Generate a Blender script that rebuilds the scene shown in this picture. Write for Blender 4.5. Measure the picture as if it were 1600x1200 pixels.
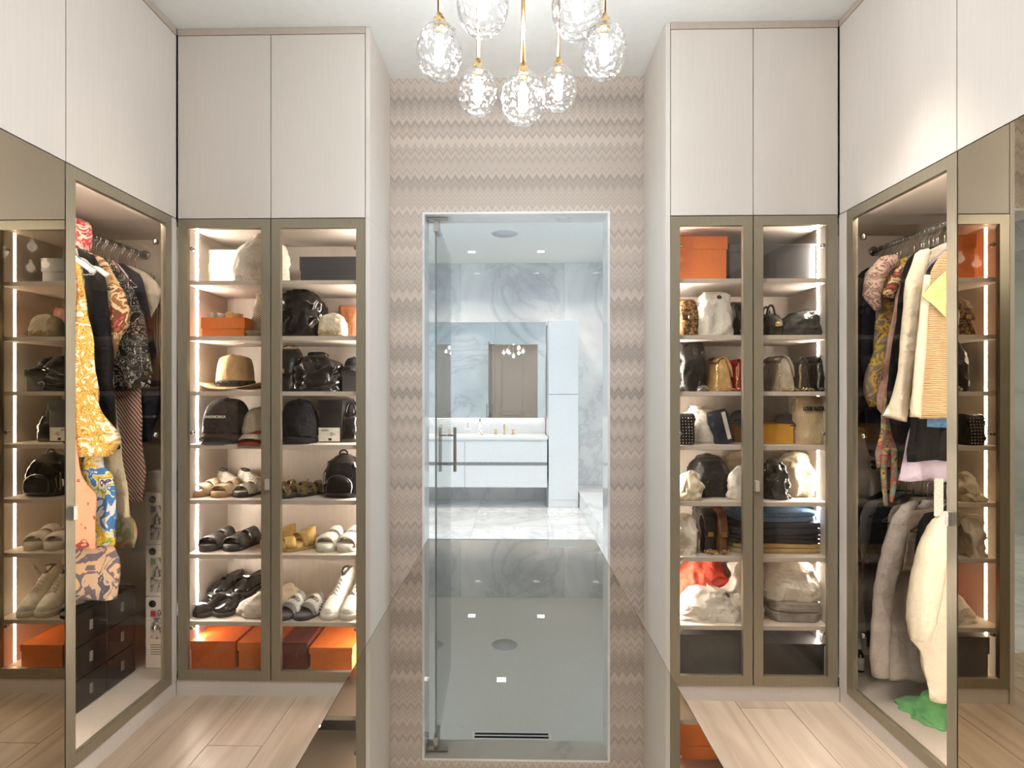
import bpy, math, random
from mathutils import Vector, Matrix, noise

for _o in list(bpy.data.objects):
    bpy.data.objects.remove(_o)
SC = bpy.context.scene
COL = SC.collection
random.seed(7)
PI = math.pi

# ------------------------------------------------------------------ camera
F, CX, CY, CAMZ, YAW = 864.0, 783.0, 612.0, 1.39, math.radians(1.15)
cam_d = bpy.data.cameras.new('camera')
cam_d.sensor_width = 36.0
cam_d.lens = F / 1600.0 * 36.0
cam_d.shift_x = (800.0 - CX) / 1600.0
cam_d.shift_y = (CY - 600.0) / 1600.0
cam_d.clip_start = 0.02
cam = bpy.data.objects.new('camera', cam_d)
COL.objects.link(cam)
cam.location = (0, 0, CAMZ)
cam.rotation_euler = (PI / 2, 0, YAW)
SC.camera = cam
CO, SI = math.cos(YAW), math.sin(YAW)

def PX(x, Y):
    """room X of image column x at room depth Y"""
    u = (x - CX) / F
    return Y * (u * CO - SI) / (CO + u * SI)

def PZ(x, y, Y):
    """room Z of image point at room depth Y"""
    d = Y * CO - PX(x, Y) * SI
    return CAMZ + (CY - y) / F * d

# ------------------------------------------------------------------ view, world
SC.view_settings.view_transform = 'Standard'
SC.view_settings.look = 'None'
SC.view_settings.exposure = 0.0
SC.view_settings.gamma = 1.0
SC.view_settings.use_curve_mapping = False
try:
    SC.cycles.use_denoising = True
    SC.cycles.caustics_reflective = False
    SC.cycles.caustics_refractive = False
    SC.cycles.sample_clamp_indirect = 6.0
    SC.cycles.max_bounces = 10
    SC.cycles.diffuse_bounces = 5
    SC.cycles.glossy_bounces = 5
    SC.cycles.transparent_max_bounces = 24
except Exception:
    pass
world = bpy.data.worlds.new('world')
SC.world = world
world.use_nodes = True
_bg = world.node_tree.nodes['Background']
_bg.inputs[0].default_value = (0.62, 0.80, 1.0, 1)
_bg.inputs[1].default_value = 1.0

def light(name, kind, loc, energy, color, rot=(0, 0, 0), **kw):
    l = bpy.data.lights.new(name, kind)
    l.energy = energy
    l.color = color
    for k, v in kw.items():
        setattr(l, k, v)
    o = bpy.data.objects.new(name, l)
    COL.objects.link(o)
    o.location = loc
    o.rotation_euler = rot
    return o

H = 3.05                       # ceiling height
WARM = (1.0, 0.98, 0.96)
# daylight through the two bathroom windows (left and right of the bathroom)
light('window_daylight_right', 'AREA', (2.02, 4.35, 1.75), 17, (0.62, 0.86, 1.0), (0, PI / 2, 0), shape='RECTANGLE', size=1.7, size_y=1.5)
light('window_daylight_left', 'AREA', (-2.02, 4.35, 1.75), 17, (0.62, 0.86, 1.0), (0, -PI / 2, 0), shape='RECTANGLE', size=1.7, size_y=1.5)
CLOSET_SPOTS = [(-0.90, 1.55), (1.16, 1.95), (-0.95, 0.35), (0.95, 0.35), (-0.95, -1.0), (0.95, -1.0), (0.0, -0.6)]
CLOSET_W = 3.6
BATH_SPOTS = [(-1.3, 6.55), (-0.48, 6.55), (0.34, 6.55), (1.17, 6.55), (-1.3, 5.15), (-0.1, 5.1), (1.44, 5.15), (-0.9, 3.7), (0.9, 3.7)]
BATH_W = 5.0
GLOBE_W = 26.0
LED_STRENGTH = 225.0

# ------------------------------------------------------------------ materials
def lin(c):
    def f(v):
        v = v / 255.0
        return v / 12.92 if v <= 0.04045 else ((v + 0.055) / 1.055) ** 2.4
    return (f(c[0]), f(c[1]), f(c[2]), 1.0)

MATS = {}

def _new(name):
    m = bpy.data.materials.new(name)
    m.use_nodes = True
    nt = m.node_tree
    b = nt.nodes['Principled BSDF']
    return m, nt, b

def N(nt, typ, **kw):
    n = nt.nodes.new(typ)
    for k, v in kw.items():
        setattr(n, k, v)
    return n

def coords(nt, scale=(1, 1, 1), rot=(0, 0, 0), kind='Object'):
    tc = N(nt, 'ShaderNodeTexCoord')
    mp = N(nt, 'ShaderNodeMapping')
    mp.inputs['Scale'].default_value = scale
    mp.inputs['Rotation'].default_value = rot
    nt.links.new(tc.outputs[kind], mp.inputs['Vector'])
    return mp.outputs['Vector']

def ramp(nt, stops, interp='LINEAR'):
    r = N(nt, 'ShaderNodeValToRGB')
    r.color_ramp.interpolation = interp
    els = r.color_ramp.elements
    while len(els) < len(stops):
        els.new(0.5)
    for e, (p, c) in zip(els, stops):
        e.position = p
        e.color = lin(c)
    return r

def mat(name, rgb, rough=0.5, metal=0.0, var=0.06, scale=(30, 30, 30), bump=0.0, bscale=80.0, spec=0.5, sheen=0.0, coat=0.0):
    """plain procedural material: noise-varied colour, optional bump"""
    if name in MATS:
        return MATS[name]
    m, nt, b = _new(name)
    v = coords(nt, scale)
    nz = N(nt, 'ShaderNodeTexNoise')
    nz.inputs['Scale'].default_value = 1.0
    nz.inputs['Detail'].default_value = 3.0
    nt.links.new(v, nz.inputs['Vector'])
    lo = tuple(max(0, c * (1 - var)) for c in rgb)
    hi = tuple(min(255, c * (1 + var)) for c in rgb)
    r = ramp(nt, [(0.3, lo), (0.7, hi)])
    nt.links.new(nz.outputs[0], r.inputs[0])
    nt.links.new(r.outputs[0], b.inputs['Base Color'])
    b.inputs['Roughness'].default_value = rough
    b.inputs['Metallic'].default_value = metal
    b.inputs['Specular IOR Level'].default_value = spec
    if sheen:
        b.inputs['Sheen Weight'].default_value = sheen
    if coat:
        b.inputs['Coat Weight'].default_value = coat
        b.inputs['Coat Roughness'].default_value = 0.08
    if bump:
        n2 = N(nt, 'ShaderNodeTexNoise')
        n2.inputs['Scale'].default_value = bscale
        n2.inputs['Detail'].default_value = 4.0
        tc = N(nt, 'ShaderNodeTexCoord')
        nt.links.new(tc.outputs['Object'], n2.inputs['Vector'])
        bp = N(nt, 'ShaderNodeBump')
        bp.inputs['Strength'].default_value = bump
        bp.inputs['Distance'].default_value = 0.02 if bump >= 0.9 else 0.01
        nt.links.new(n2.outputs[0], bp.inputs['Height'])
        nt.links.new(bp.outputs[0], b.inputs['Normal'])
    MATS[name] = m
    return m

def cloth(name, rgb, var=0.08, rough=0.9):
    return mat(name, rgb, rough, 0, var, (14, 14, 14), 0.9, 20, 0.2)

def leather(name, rgb, rough=0.32, bump=0.5, bscale=60):
    return mat(name, rgb, rough, 0, 0.12, (20, 20, 20), bump, bscale, 0.5)

def pat(name, stops, tex='noise', scale=20.0, dist=0.0, vscale=(1, 1, 1), rot=(0, 0, 0), rough=0.85, interp='CONSTANT', detail=3.0, out=0, feature=None):
    """printed fabric: a texture run through a colour ramp"""
    if name in MATS:
        return MATS[name]
    m, nt, b = _new(name)
    v = coords(nt, vscale, rot)
    if tex == 'noise':
        t = N(nt, 'ShaderNodeTexNoise')
        t.inputs['Detail'].default_value = detail
        t.inputs['Distortion'].default_value = dist
    elif tex == 'voronoi':
        t = N(nt, 'ShaderNodeTexVoronoi')
        if feature:
            t.feature = feature
    else:
        t = N(nt, 'ShaderNodeTexWave')
        t.inputs['Distortion'].default_value = dist
        t.inputs['Detail'].default_value = detail
        t.inputs['Detail Scale'].default_value = 1.5
    t.inputs['Scale'].default_value = scale
    nt.links.new(v, t.inputs['Vector'])
    r = ramp(nt, stops, interp)
    src = t.outputs[out]
    if src.type == 'RGBA':
        sp = N(nt, 'ShaderNodeSeparateColor')
        nt.links.new(src, sp.inputs[0])
        src = sp.outputs[0]
    nt.links.new(src, r.inputs[0])
    nt.links.new(r.outputs[0], b.inputs['Base Color'])
    b.inputs['Roughness'].default_value = rough
    b.inputs['Specular IOR Level'].default_value = 0.25
    MATS[name] = m
    return m

def emit(name, rgb, strength):
    if name in MATS:
        return MATS[name]
    m = bpy.data.materials.new(name)
    m.use_nodes = True
    nt = m.node_tree
    nt.nodes.remove(nt.nodes['Principled BSDF'])
    e = N(nt, 'ShaderNodeEmission')
    e.inputs[0].default_value = (*rgb, 1)
    e.inputs[1].default_value = strength
    nt.links.new(e.outputs[0], nt.nodes['Material Output'].inputs[0])
    MATS[name] = m
    return m

def thin_glass(name, tint, f0=0.045, rough=0.0, white=0.0, bump=0.0, power=5.0):
    """thin pane: tinted see-through plus a mirror layer that grows towards grazing angles"""
    if name in MATS:
        return MATS[name]
    m = bpy.data.materials.new(name)
    m.use_nodes = True
    nt = m.node_tree
    nt.nodes.remove(nt.nodes['Principled BSDF'])
    tr = N(nt, 'ShaderNodeBsdfTransparent')
    tr.inputs[0].default_value = (*tint, 1)
    gl = N(nt, 'ShaderNodeBsdfGlossy')
    gl.inputs['Roughness'].default_value = rough
    lw = N(nt, 'ShaderNodeLayerWeight')
    lw.inputs['Blend'].default_value = 0.5
    pw = N(nt, 'ShaderNodeMath', operation='POWER')
    pw.inputs[1].default_value = power
    ml = N(nt, 'ShaderNodeMath', operation='MULTIPLY_ADD')
    ml.inputs[1].default_value = 1.0 - f0
    ml.inputs[2].default_value = f0
    nt.links.new(lw.outputs['Facing'], pw.inputs[0])
    nt.links.new(pw.outputs[0], ml.inputs[0])
    mx = N(nt, 'ShaderNodeMixShader')
    nt.links.new(ml.outputs[0], mx.inputs[0])
    base = tr.outputs[0]
    if white:
        df = N(nt, 'ShaderNodeBsdfTranslucent')
        m2 = N(nt, 'ShaderNodeMixShader')
        m2.inputs[0].default_value = white
        nt.links.new(tr.outputs[0], m2.inputs[1])
        nt.links.new(df.outputs[0], m2.inputs[2])
        base = m2.outputs[0]
    nt.links.new(base, mx.inputs[1])
    nt.links.new(gl.outputs[0], mx.inputs[2])
    if bump:
        vz = N(nt, 'ShaderNodeTexVoronoi')
        vz.inputs['Scale'].default_value = 60
        vz.feature = 'F1'
        tc = N(nt, 'ShaderNodeTexCoord')
        nt.links.new(tc.outputs['Object'], vz.inputs['Vector'])
        bp = N(nt, 'ShaderNodeBump')
        bp.inputs['Strength'].default_value = bump
        bp.inputs['Distance'].default_value = 0.02
        nt.links.new(vz.outputs[0], bp.inputs['Height'])
        nt.links.new(bp.outputs[0], gl.inputs['Normal'])
        nt.links.new(bp.outputs[0], lw.inputs['Normal'])
    nt.links.new(mx.outputs[0], nt.nodes['Material Output'].inputs[0])
    MATS[name] = m
    return m

def mirror(name, rgb, rough=0.0):
    if name in MATS:
        return MATS[name]
    m, nt, b = _new(name)
    b.inputs['Base Color'].default_value = (*rgb, 1)
    b.inputs['Metallic'].default_value = 1.0
    b.inputs['Roughness'].default_value = rough
    MATS[name] = m
    return m

def marble(name, base=(236, 236, 236), vein=(188, 189, 192), scale=0.8, rough=0.06):
    if name in MATS:
        return MATS[name]
    m, nt, b = _new(name)
    v = coords(nt, (1, 1, 1), (0.3, 0.9, 0.5), 'Generated' if False else 'Object')
    nz = N(nt, 'ShaderNodeTexNoise')
    nz.inputs['Scale'].default_value = scale
    nz.inputs['Detail'].default_value = 9
    nz.inputs['Roughness'].default_value = 0.62
    nz.inputs['Distortion'].default_value = 1.3
    nt.links.new(v, nz.inputs['Vector'])
    mid = tuple((a * 2 + c) / 3 for a, c in zip(base, vein))
    r = ramp(nt, [(0.0, base), (0.42, base), (0.475, mid), (0.495, vein), (0.515, mid), (0.57, base)])
    nt.links.new(nz.outputs[0], r.inputs[0])
    n2 = N(nt, 'ShaderNodeTexNoise')
    n2.inputs['Scale'].default_value = scale * 1.7
    n2.inputs['Detail'].default_value = 3
    nt.links.new(v, n2.inputs['Vector'])
    r2 = ramp(nt, [(0.45, (255, 255, 255)), (0.75, (222, 222, 225))])
    nt.links.new(n2.outputs[0], r2.inputs[0])
    mx = N(nt, 'ShaderNodeMix', data_type='RGBA', blend_type='MULTIPLY')
    mx.inputs[0].default_value = 1.0
    nt.links.new(r.outputs[0], mx.inputs[6])
    nt.links.new(r2.outputs[0], mx.inputs[7])
    nt.links.new(mx.outputs[2], b.inputs['Base Color'])
    b.inputs['Roughness'].default_value = rough
    MATS[name] = m
    return m

def wallpaper():
    """zigzag-knit wallpaper: bands of chevrons in greige and blush"""
    m, nt, b = _new('zigzag_wallpaper')
    tc = N(nt, 'ShaderNodeTexCoord')
    sp = N(nt, 'ShaderNodeSeparateXYZ')
    nt.links.new(tc.outputs['Object'], sp.inputs[0])
    pp = N(nt, 'ShaderNodeMath', operation='PINGPONG')
    pp.inputs[1].default_value = 0.0215
    nt.links.new(sp.outputs['X'], pp.inputs[0])
    am = N(nt, 'ShaderNodeMath', operation='MULTIPLY')
    am.inputs[1].default_value = 1.45
    nt.links.new(pp.outputs[0], am.inputs[0])
    ad = N(nt, 'ShaderNodeMath', operation='ADD')
    nt.links.new(sp.outputs['Z'], ad.inputs[0])
    nt.links.new(am.outputs[0], ad.inputs[1])
    def n1(scale, detail):
        z = N(nt, 'ShaderNodeTexNoise', noise_dimensions='1D')
        z.inputs['Scale'].default_value = scale
        z.inputs['Detail'].default_value = detail
        nt.links.new(ad.outputs[0], z.inputs['W'])
        return z.outputs[0]
    r1 = ramp(nt, [(0.30, (174, 165, 158)), (0.5, (194, 184, 176)), (0.70, (206, 196, 187))])
    nt.links.new(n1(9.0, 1.0), r1.inputs[0])
    r2 = ramp(nt, [(0.34, (228, 224, 222)), (0.5, (248, 246, 244)), (0.66, (255, 250, 246))])
    nt.links.new(n1(48.0, 0.5), r2.inputs[0])
    mx = N(nt, 'ShaderNodeMix', data_type='RGBA', blend_type='MULTIPLY')
    mx.inputs[0].default_value = 1.0
    nt.links.new(r1.outputs[0], mx.inputs[6])
    nt.links.new(r2.outputs[0], mx.inputs[7])
    nt.links.new(mx.outputs[2], b.inputs['Base Color'])
    b.inputs['Roughness'].default_value = 0.6
    MATS['wallpaper'] = m
    return m

def plank_mat():
    m, nt, b = _new('oak_plank')
    v = coords(nt, (18, 1.2, 18))
    nz = N(nt, 'ShaderNodeTexNoise')
    nz.inputs['Scale'].default_value = 1.0
    nz.inputs['Detail'].default_value = 6
    nz.inputs['Distortion'].default_value = 0.6
    nt.links.new(v, nz.inputs['Vector'])
    r = ramp(nt, [(0.3, (182, 160, 139)), (0.55, (202, 183, 163)), (0.75, (212, 195, 177))])
    nt.links.new(nz.outputs[0], r.inputs[0])
    oi = N(nt, 'ShaderNodeObjectInfo')
    r2 = ramp(nt, [(0, (228, 224, 220)), (1, (255, 254, 252))])
    nt.links.new(oi.outputs['Random'], r2.inputs[0])
    mx = N(nt, 'ShaderNodeMix', data_type='RGBA', blend_type='MULTIPLY')
    mx.inputs[0].default_value = 1.0
    nt.links.new(r.outputs[0], mx.inputs[6])
    nt.links.new(r2.outputs[0], mx.inputs[7])
    nt.links.new(mx.outputs[2], b.inputs['Base Color'])
    b.inputs['Roughness'].default_value = 0.35
    MATS['plank'] = m
    return m

LAM = mat('greige_laminate', (212, 204, 196), 0.5, 0, 0.009, (160, 160, 4))
LAM_IN = mat('greige_interior', (214, 203, 191), 0.55, 0, 0.02, (120, 120, 6))
GAP = mat('dark_gap', (70, 52, 46), 0.8)
BRONZE = mat('bronze_aluminium', (148, 139, 120), 0.34, 0.4, 0.03, (200, 200, 8))
PANE = thin_glass('clear_bronze_glass', (0.95, 0.935, 0.91), 0.04)
BMIRROR = mirror('bronze_mirror', (0.44, 0.375, 0.285))
SILVER = mirror('silver_mirror', (0.84, 0.86, 0.86))
ISLAND_TOP = mirror('bronze_island_glass', (0.50, 0.445, 0.38))
WHITE_P = mat('white_paint', (226, 228, 225), 0.6, 0, 0.008)
WHITE_L = mat('white_lacquer', (238, 239, 240), 0.3, 0, 0.006)
MARBLE = marble('white_marble', (236, 236, 236), (212, 213, 215), 0.5)
MARBLE_F = marble('white_marble_floor', (240, 240, 240), (214, 213, 212), 1.4, 0.12)
CHROME = mirror('chrome', (0.75, 0.75, 0.75), 0.12)
STEEL = mirror('brushed_steel', (0.42, 0.40, 0.37), 0.3)
BRASS = mirror('satin_brass', (0.72, 0.52, 0.27), 0.22)
GOLD = mirror('gold_metal', (0.85, 0.62, 0.26), 0.2)
LED2 = emit('led_warm_wardrobe', (1.0, 0.91, 0.81), 52.0)
LED = emit('led_warm', (1.0, 0.91, 0.81), LED_STRENGTH)
PLANK = plank_mat()
WALLP = wallpaper()

# ------------------------------------------------------------------ mesh helpers
class MB:
    def __init__(self):
        self.v, self.f, self.s = [], [], []

    def add(self, vs, fs, smooth=False):
        o = len(self.v)
        self.v += [tuple(p) for p in vs]
        self.f += [tuple(i + o for i in q) for q in fs]
        self.s += [smooth] * len(fs)
        return self

    def box(self, x0, x1, y0, y1, z0, z1):
        vs = [(x0, y0, z0), (x1, y0, z0), (x1, y1, z0), (x0, y1, z0), (x0, y0, z1), (x1, y0, z1), (x1, y1, z1), (x0, y1, z1)]
        return self.add(vs, [(0, 3, 2, 1), (4, 5, 6, 7), (0, 1, 5, 4), (1, 2, 6, 5), (2, 3, 7, 6), (3, 0, 4, 7)])

    def loft(self, rings, closed=True, cap0=True, cap1=True, smooth=True):
        n = len(rings[0])
        vs = [p for r in rings for p in r]
        fs = []
        m = n if closed else n - 1
        for i in range(len(rings) - 1):
            for j in range(m):
                k = (j + 1) % n
                fs.append((i * n + j, i * n + k, (i + 1) * n + k, (i + 1) * n + j))
        if cap0:
            fs.append(tuple(range(n - 1, -1, -1)))
        if cap1:
            b = (len(rings) - 1) * n
            fs.append(tuple(b + j for j in range(n)))
        return self.add(vs, fs, smooth)

    def tube(self, pts, r, n=8, caps=True):
        pts = [Vector(p) for p in pts]
        rs = r if isinstance(r, (list, tuple)) else [r] * len(pts)
        rings = []
        up = None
        for i, p in enumerate(pts):
            a = pts[max(i - 1, 0)]
            c = pts[min(i + 1, len(pts) - 1)]
            t = (c - a)
            if t.length < 1e-9:
                t = Vector((0, 0, 1))
            t.normalize()
            if up is None:
                up = Vector((0, 0, 1)) if abs(t.z) < 0.9 else Vector((1, 0, 0))
            x = up - t * up.dot(t)
            if x.length < 1e-6:
                x = Vector((1, 0, 0)) - t * t.x
            x.normalize()
            up = x
            y = t.cross(x)
            rings.append([p + (x * math.cos(2 * PI * k / n) + y * math.sin(2 * PI * k / n)) * rs[i] for k in range(n)])
        return self.loft(rings, True, caps, caps)

    def lathe(self, prof, n=24, c=(0, 0, 0), sx=1.0, sy=1.0, smooth=True):
        rings = [[(c[0] + r * sx * math.cos(2 * PI * k / n), c[1] + r * sy * math.sin(2 * PI * k / n), c[2] + z) for k in range(n)] for r, z in prof]
        return self.loft(rings, True, True, True, smooth)

    def build(self, name, m, parent=None, bevel=0.0, loc=None, rot=None, subsurf=0):
        me = bpy.data.meshes.new(name)
        me.from_pydata(self.v, [], self.f)
        me.polygons.foreach_set('use_smooth', self.s)
        me.materials.append(m)
        me.update()
        return link(name, me, parent, bevel, loc, rot, subsurf)

def link(name, me, parent=None, bevel=0.0, loc=None, rot=None, subsurf=0):
    o = bpy.data.objects.new(name, me)
    COL.objects.link(o)
    if parent is not None:
        o.parent = parent
    if loc:
        o.location = loc
    if rot:
        o.rotation_euler = rot
    if bevel:
        b = o.modifiers.new('bevel', 'BEVEL')
        b.width = bevel
        b.segments = 2
        b.limit_method = 'ANGLE'
    if subsurf:
        s = o.modifiers.new('subsurf', 'SUBSURF')
        s.levels = s.render_levels = subsurf
    return o

def bx(name, m, parent, x0, x1, y0, y1, z0, z1, bevel=0.0):
    return MB().box(x0, x1, y0, y1, z0, z1).build(name, m, parent, bevel)

def tag(o, label, cat, group=None):
    o['label'] = label
    o['category'] = cat
    if group:
        o['group'] = group
    return o

def thing(name, label, cat, loc=(0, 0, 0), rz=0.0, group=None, rot=None):
    o = bpy.data.objects.new(name, None)
    o.empty_display_size = 0.05
    COL.objects.link(o)
    o.location = loc
    o.rotation_euler = rot if rot else (0, 0, rz)
    return tag(o, label, cat, group)

def struct(o):
    o['kind'] = 'structure'
    return o

def copy_tree(o, parent=None):
    c = o.copy()
    COL.objects.link(c)
    c.parent = parent
    for ch in o.children:
        copy_tree(ch, c)
    return c

def nz(x, y, z, s=1.0, seed=0.0):
    return noise.noise(Vector((x * s + seed * 7.3, y * s + seed * 3.1, z * s - seed * 5.7)))

def sel(t):
    return math.copysign(abs(t) ** 0.5, t)

def ring(cx, cy, z, rx, ry, n=28, p=2.0):
    out = []
    for k in range(n):
        a = 2 * PI * k / n
        c, s = math.cos(a), math.sin(a)
        out.append((cx + rx * math.copysign(abs(c) ** (2 / p), c), cy + ry * math.copysign(abs(s) ** (2 / p), s), z))
    return out

def soft(levels, n=32, wr=0.0, ws=9.0, seed=0.0, vert=0.0, sub=6, folds=0):
    """soft body: levels are (z, cx, cy, rx, ry, power); wr wrinkle depth, ws its scale, folds vertical pleats"""
    lv = []
    for a, b in zip(levels[:-1], levels[1:]):
        for k in range(sub):
            t = k / sub
            lv.append(tuple(u + (w - u) * t for u, w in zip(a, b)))
    lv.append(tuple(levels[-1]))
    rings = []
    for i, (z, cx, cy, rx, ry, p) in enumerate(lv):
        rg = []
        for k, (x, y, zz) in enumerate(ring(cx, cy, z, rx, ry, n, p)):
            dx, dy = x - cx, y - cy
            l = math.hypot(dx, dy) or 1e-6
            d = wr * (1.5 * (0.45 - 1.6 * abs(nz(x, y, z * 0.7, ws, seed))) + 0.8 * (0.4 - 1.6 * abs(nz(x, y, z, ws * 2.1, seed + 3))) + 0.6 * nz(x, y, z, ws * 0.5, seed + 5))
            if folds:
                d += wr * 0.9 * math.sin(folds * 2 * PI * k / n + 3 * nz(0, 0, z, 5, seed))
            lim = min(1.0, l / max(rx, 1e-4))
            dz = vert * nz(x, y, z, ws, seed + 9) if 0 < i < len(lv) - 1 else 0
            rg.append((x + dx / l * d * lim, y + dy / l * d * lim, z + dz if i else z))
        rings.append(rg)
    m = MB()
    m.loft(rings)
    return m

def text_mesh(name, body, size, m, parent, loc, rot, extrude=0.0004, align='CENTER', width=None):
    cu = bpy.data.curves.new(name, 'FONT')
    cu.body = body
    cu.size = size
    cu.align_x = align
    cu.align_y = 'CENTER'
    cu.extrude = extrude
    cu.resolution_u = 2
    t = bpy.data.objects.new(name + '_tmp', cu)
    COL.objects.link(t)
    dg = bpy.context.evaluated_depsgraph_get()
    me = bpy.data.meshes.new_from_object(t.evaluated_get(dg))
    bpy.data.objects.remove(t)
    me.materials.clear()
    me.materials.append(m)
    o = link(name, me, parent, 0, loc, rot)
    if width:
        xs = [v.co.x for v in me.vertices]
        w = max(xs) - min(xs)
        for v in me.vertices:
            v.co.x *= width / w
    return o

def chain(m, pts, r=0.007, th=0.0018):
    """chain of alternating links along a polyline, joined in one part"""
    mb = MB()
    P = [Vector(p) for p in pts]
    L = []
    step = r * 1.45
    carry = 0.0
    for a, b in zip(P[:-1], P[1:]):
        d = (b - a)
        ln = d.length
        if ln < 1e-6:
            continue
        t = carry
        while t < ln:
            L.append((a + d * (t / ln), d.normalized()))
            t += step
        carry = t - ln
    for i, (c, t) in enumerate(L):
        u = Vector((0, 0, 1)) if abs(t.z) < 0.8 else Vector((1, 0, 0))
        x = (u - t * u.dot(t)).normalized()
        y = t.cross(x)
        if i % 2:
            x, y = y, -x
        loop = [c + t * (math.cos(2 * PI * k / 8) * r) + x * (math.sin(2 * PI * k / 8) * r * 0.62) for k in range(9)]
        mb.tube(loop, th, 4, False)
    return mb
# ================================================================== setting
def wall(name, m, *b):
    return struct(bx(name, m, None, *b))

XL, XR = -1.535, 1.460          # faces of the side wardrobes
IL, IR = -0.646, 0.690          # faces of the recess in front of the doorway
YF, YW = 2.50, 2.92             # fronts of the end cabinets, wallpapered wall
DL, DR, DT = -0.476, 0.514, 2.34    # doorway
REAR = -1.7

floor = struct(bx('floor', mat('screed', (150, 140, 130), 0.9), None, -2.3, 2.3, REAR - 0.1, 3.0, -0.06, -0.012))
pme = MB().box(0.0012, 0.2188, 0.0012, 1.8988, -0.012, 0.0)
first = None
for i in range(21):
    y = REAR - 0.1 - (i * 0.73) % 1.9
    while y < 3.0:
        y0, y1 = max(y, REAR - 0.1), min(y + 1.9, 3.0)
        if y1 - y0 > 0.05:
            q = MB().box(0.0012, 0.2188, 0.0012, y1 - y0 - 0.0012, -0.012, 0.0).build('floor_plank', PLANK, floor)
            q.location = (-2.3 + i * 0.22, y0, 0)
        y += 1.9

wb = MB()
wb.box(-2.3, DL, YW, 3.06, 0, H).box(DR, 2.3, YW, 3.06, 0, H).box(DL, DR, YW, 3.06, DT, H)
struct(wb.build('wall_back', WALLP))
tr = MB()
tr.box(DL, DL + 0.012, YW - 0.004, 3.075, 0, DT).box(DR - 0.012, DR, YW - 0.004, 3.075, 0, DT).box(DL + 0.012, DR - 0.012, YW - 0.004, 3.075, DT - 0.012, DT)
struct(tr.build('trim_1', MARBLE))
wall('wall_left', WHITE_P, -2.3, -2.2, REAR, 3.06, 0, H)
wall('wall_right', WHITE_P, 2.2, 2.3, REAR, 3.06, 0, H)
wr_ = wall('wall_rear', LAM, -2.2, 2.2, REAR - 0.1, REAR, 0, H)
for i in range(5):
    bx('wall_panel', LAM, wr_, -1.5 + i * 0.6, -0.904 + i * 0.6, REAR, REAR + 0.02, 0.07, H - 0.03, 0.002)
wall('ceiling', WHITE_P, -2.3, 2.3, REAR - 0.1, 7.35, H, H + 0.1)

# ---- bathroom shell
bf = struct(bx('floor_bathroom', mat('grout', (196, 196, 196), 0.8), None, -2.0, 2.0, 3.0, 7.35, -0.06, -0.01))
ix = 0
for i in range(5):
    for j in range(4):
        x0, x1 = -2.0 + i * 0.8, -2.0 + (i + 1) * 0.8
        y0, y1 = 3.0 + j * 1.06, 3.0 + (j + 1) * 1.06
        q = MB().box(0.001, x1 - x0 - 0.001, 0.001, y1 - y0 - 0.001, -0.01, 0.0).build('floor_tile', MARBLE_F, bf)
        q.location = (x0, y0, 0)
YB = 7.15
bw = struct(bx('wall_bathroom_far', MARBLE, None, -2.0, 2.0, YB + 0.01, 7.35, 0, H))
for i in range(3):
    q = MB().box(0.001, 1.332, 0, 0.01, 0.0, H - 0.001).build('marble_slab', MARBLE, bw)
    q.location = (-2.0 + i * 1.333, YB, 0)
wn = MB()
wn.box(-2.0, DL - 0.0, 3.062, 3.075, 0, H).box(DR, 2.0, 3.062, 3.075, 0, H).box(DL, DR, 3.062, 3.075, DT, H)
struct(wn.build('wall_bathroom_near', MARBLE))
for sgn, nm in ((-1, 'left'), (1, 'right')):
    w = MB()
    a, b = sorted((sgn * 2.0, sgn * 2.15))
    w.box(a, b, 3.0, 3.6, 0, H).box(a, b, 5.1, 7.35, 0, H).box(a, b, 3.6, 5.1, 0, 0.9).box(a, b, 3.6, 5.1, 2.6, H)
    struct(w.build('wall_bathroom_' + nm, MARBLE))
    fr = MB()
    a2, b2 = sorted((sgn * 2.04, sgn * 2.09))
    fr.box(a2, b2, 3.6, 3.65, 0.9, 2.6).box(a2, b2, 5.05, 5.1, 0.9, 2.6).box(a2, b2, 3.65, 5.05, 0.9, 0.95).box(a2, b2, 3.65, 5.05, 2.55, 2.6)
    wo = struct(fr.build('window_1' if sgn < 0 else 'window_2', mat('window_white', (235, 235, 235), 0.4)))
    a3, b3 = sorted((sgn * 2.06, sgn * 2.066))
    bx('window_pane', thin_glass('window_glass', (0.96, 0.98, 0.98), 0.04), wo, a3, b3, 3.65, 5.05, 0.95, 2.55)
struct(bx('trim_2', MARBLE, None, 0.80, 1.99, 4.3, 7.14, 0.0, 0.185, 0.002))      # raised marble tub deck

# ---- recessed lights
def downlight(x, y, w, color, idx, label, group, size=0.045, spread=2.3):
    t = thing('recessed_downlight', label, 'ceiling light', (x, y, H), 0, group)
    m = MB()
    s0, s1 = size, size + 0.012
    m.box(-s1, s1, -s1, -s0, -0.004, 0).box(-s1, s1, s0, s1, -0.004, 0).box(-s1, -s0, -s0, s0, -0.004, 0).box(s0, s1, -s0, s0, -0.004, 0)
    m.build('trim_ring', WHITE_L, t)
    bx('lens', emit('downlight_lens', (1, 0.96, 0.9), 12.0), t, -s0, s0, -s0, s0, -0.002, -0.0005)
    light('downlight_lamp', 'AREA', (x, y, H - 0.008), w, color, (0, 0, 0), shape='SQUARE', size=size * 2, spread=spread)
    return t

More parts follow.
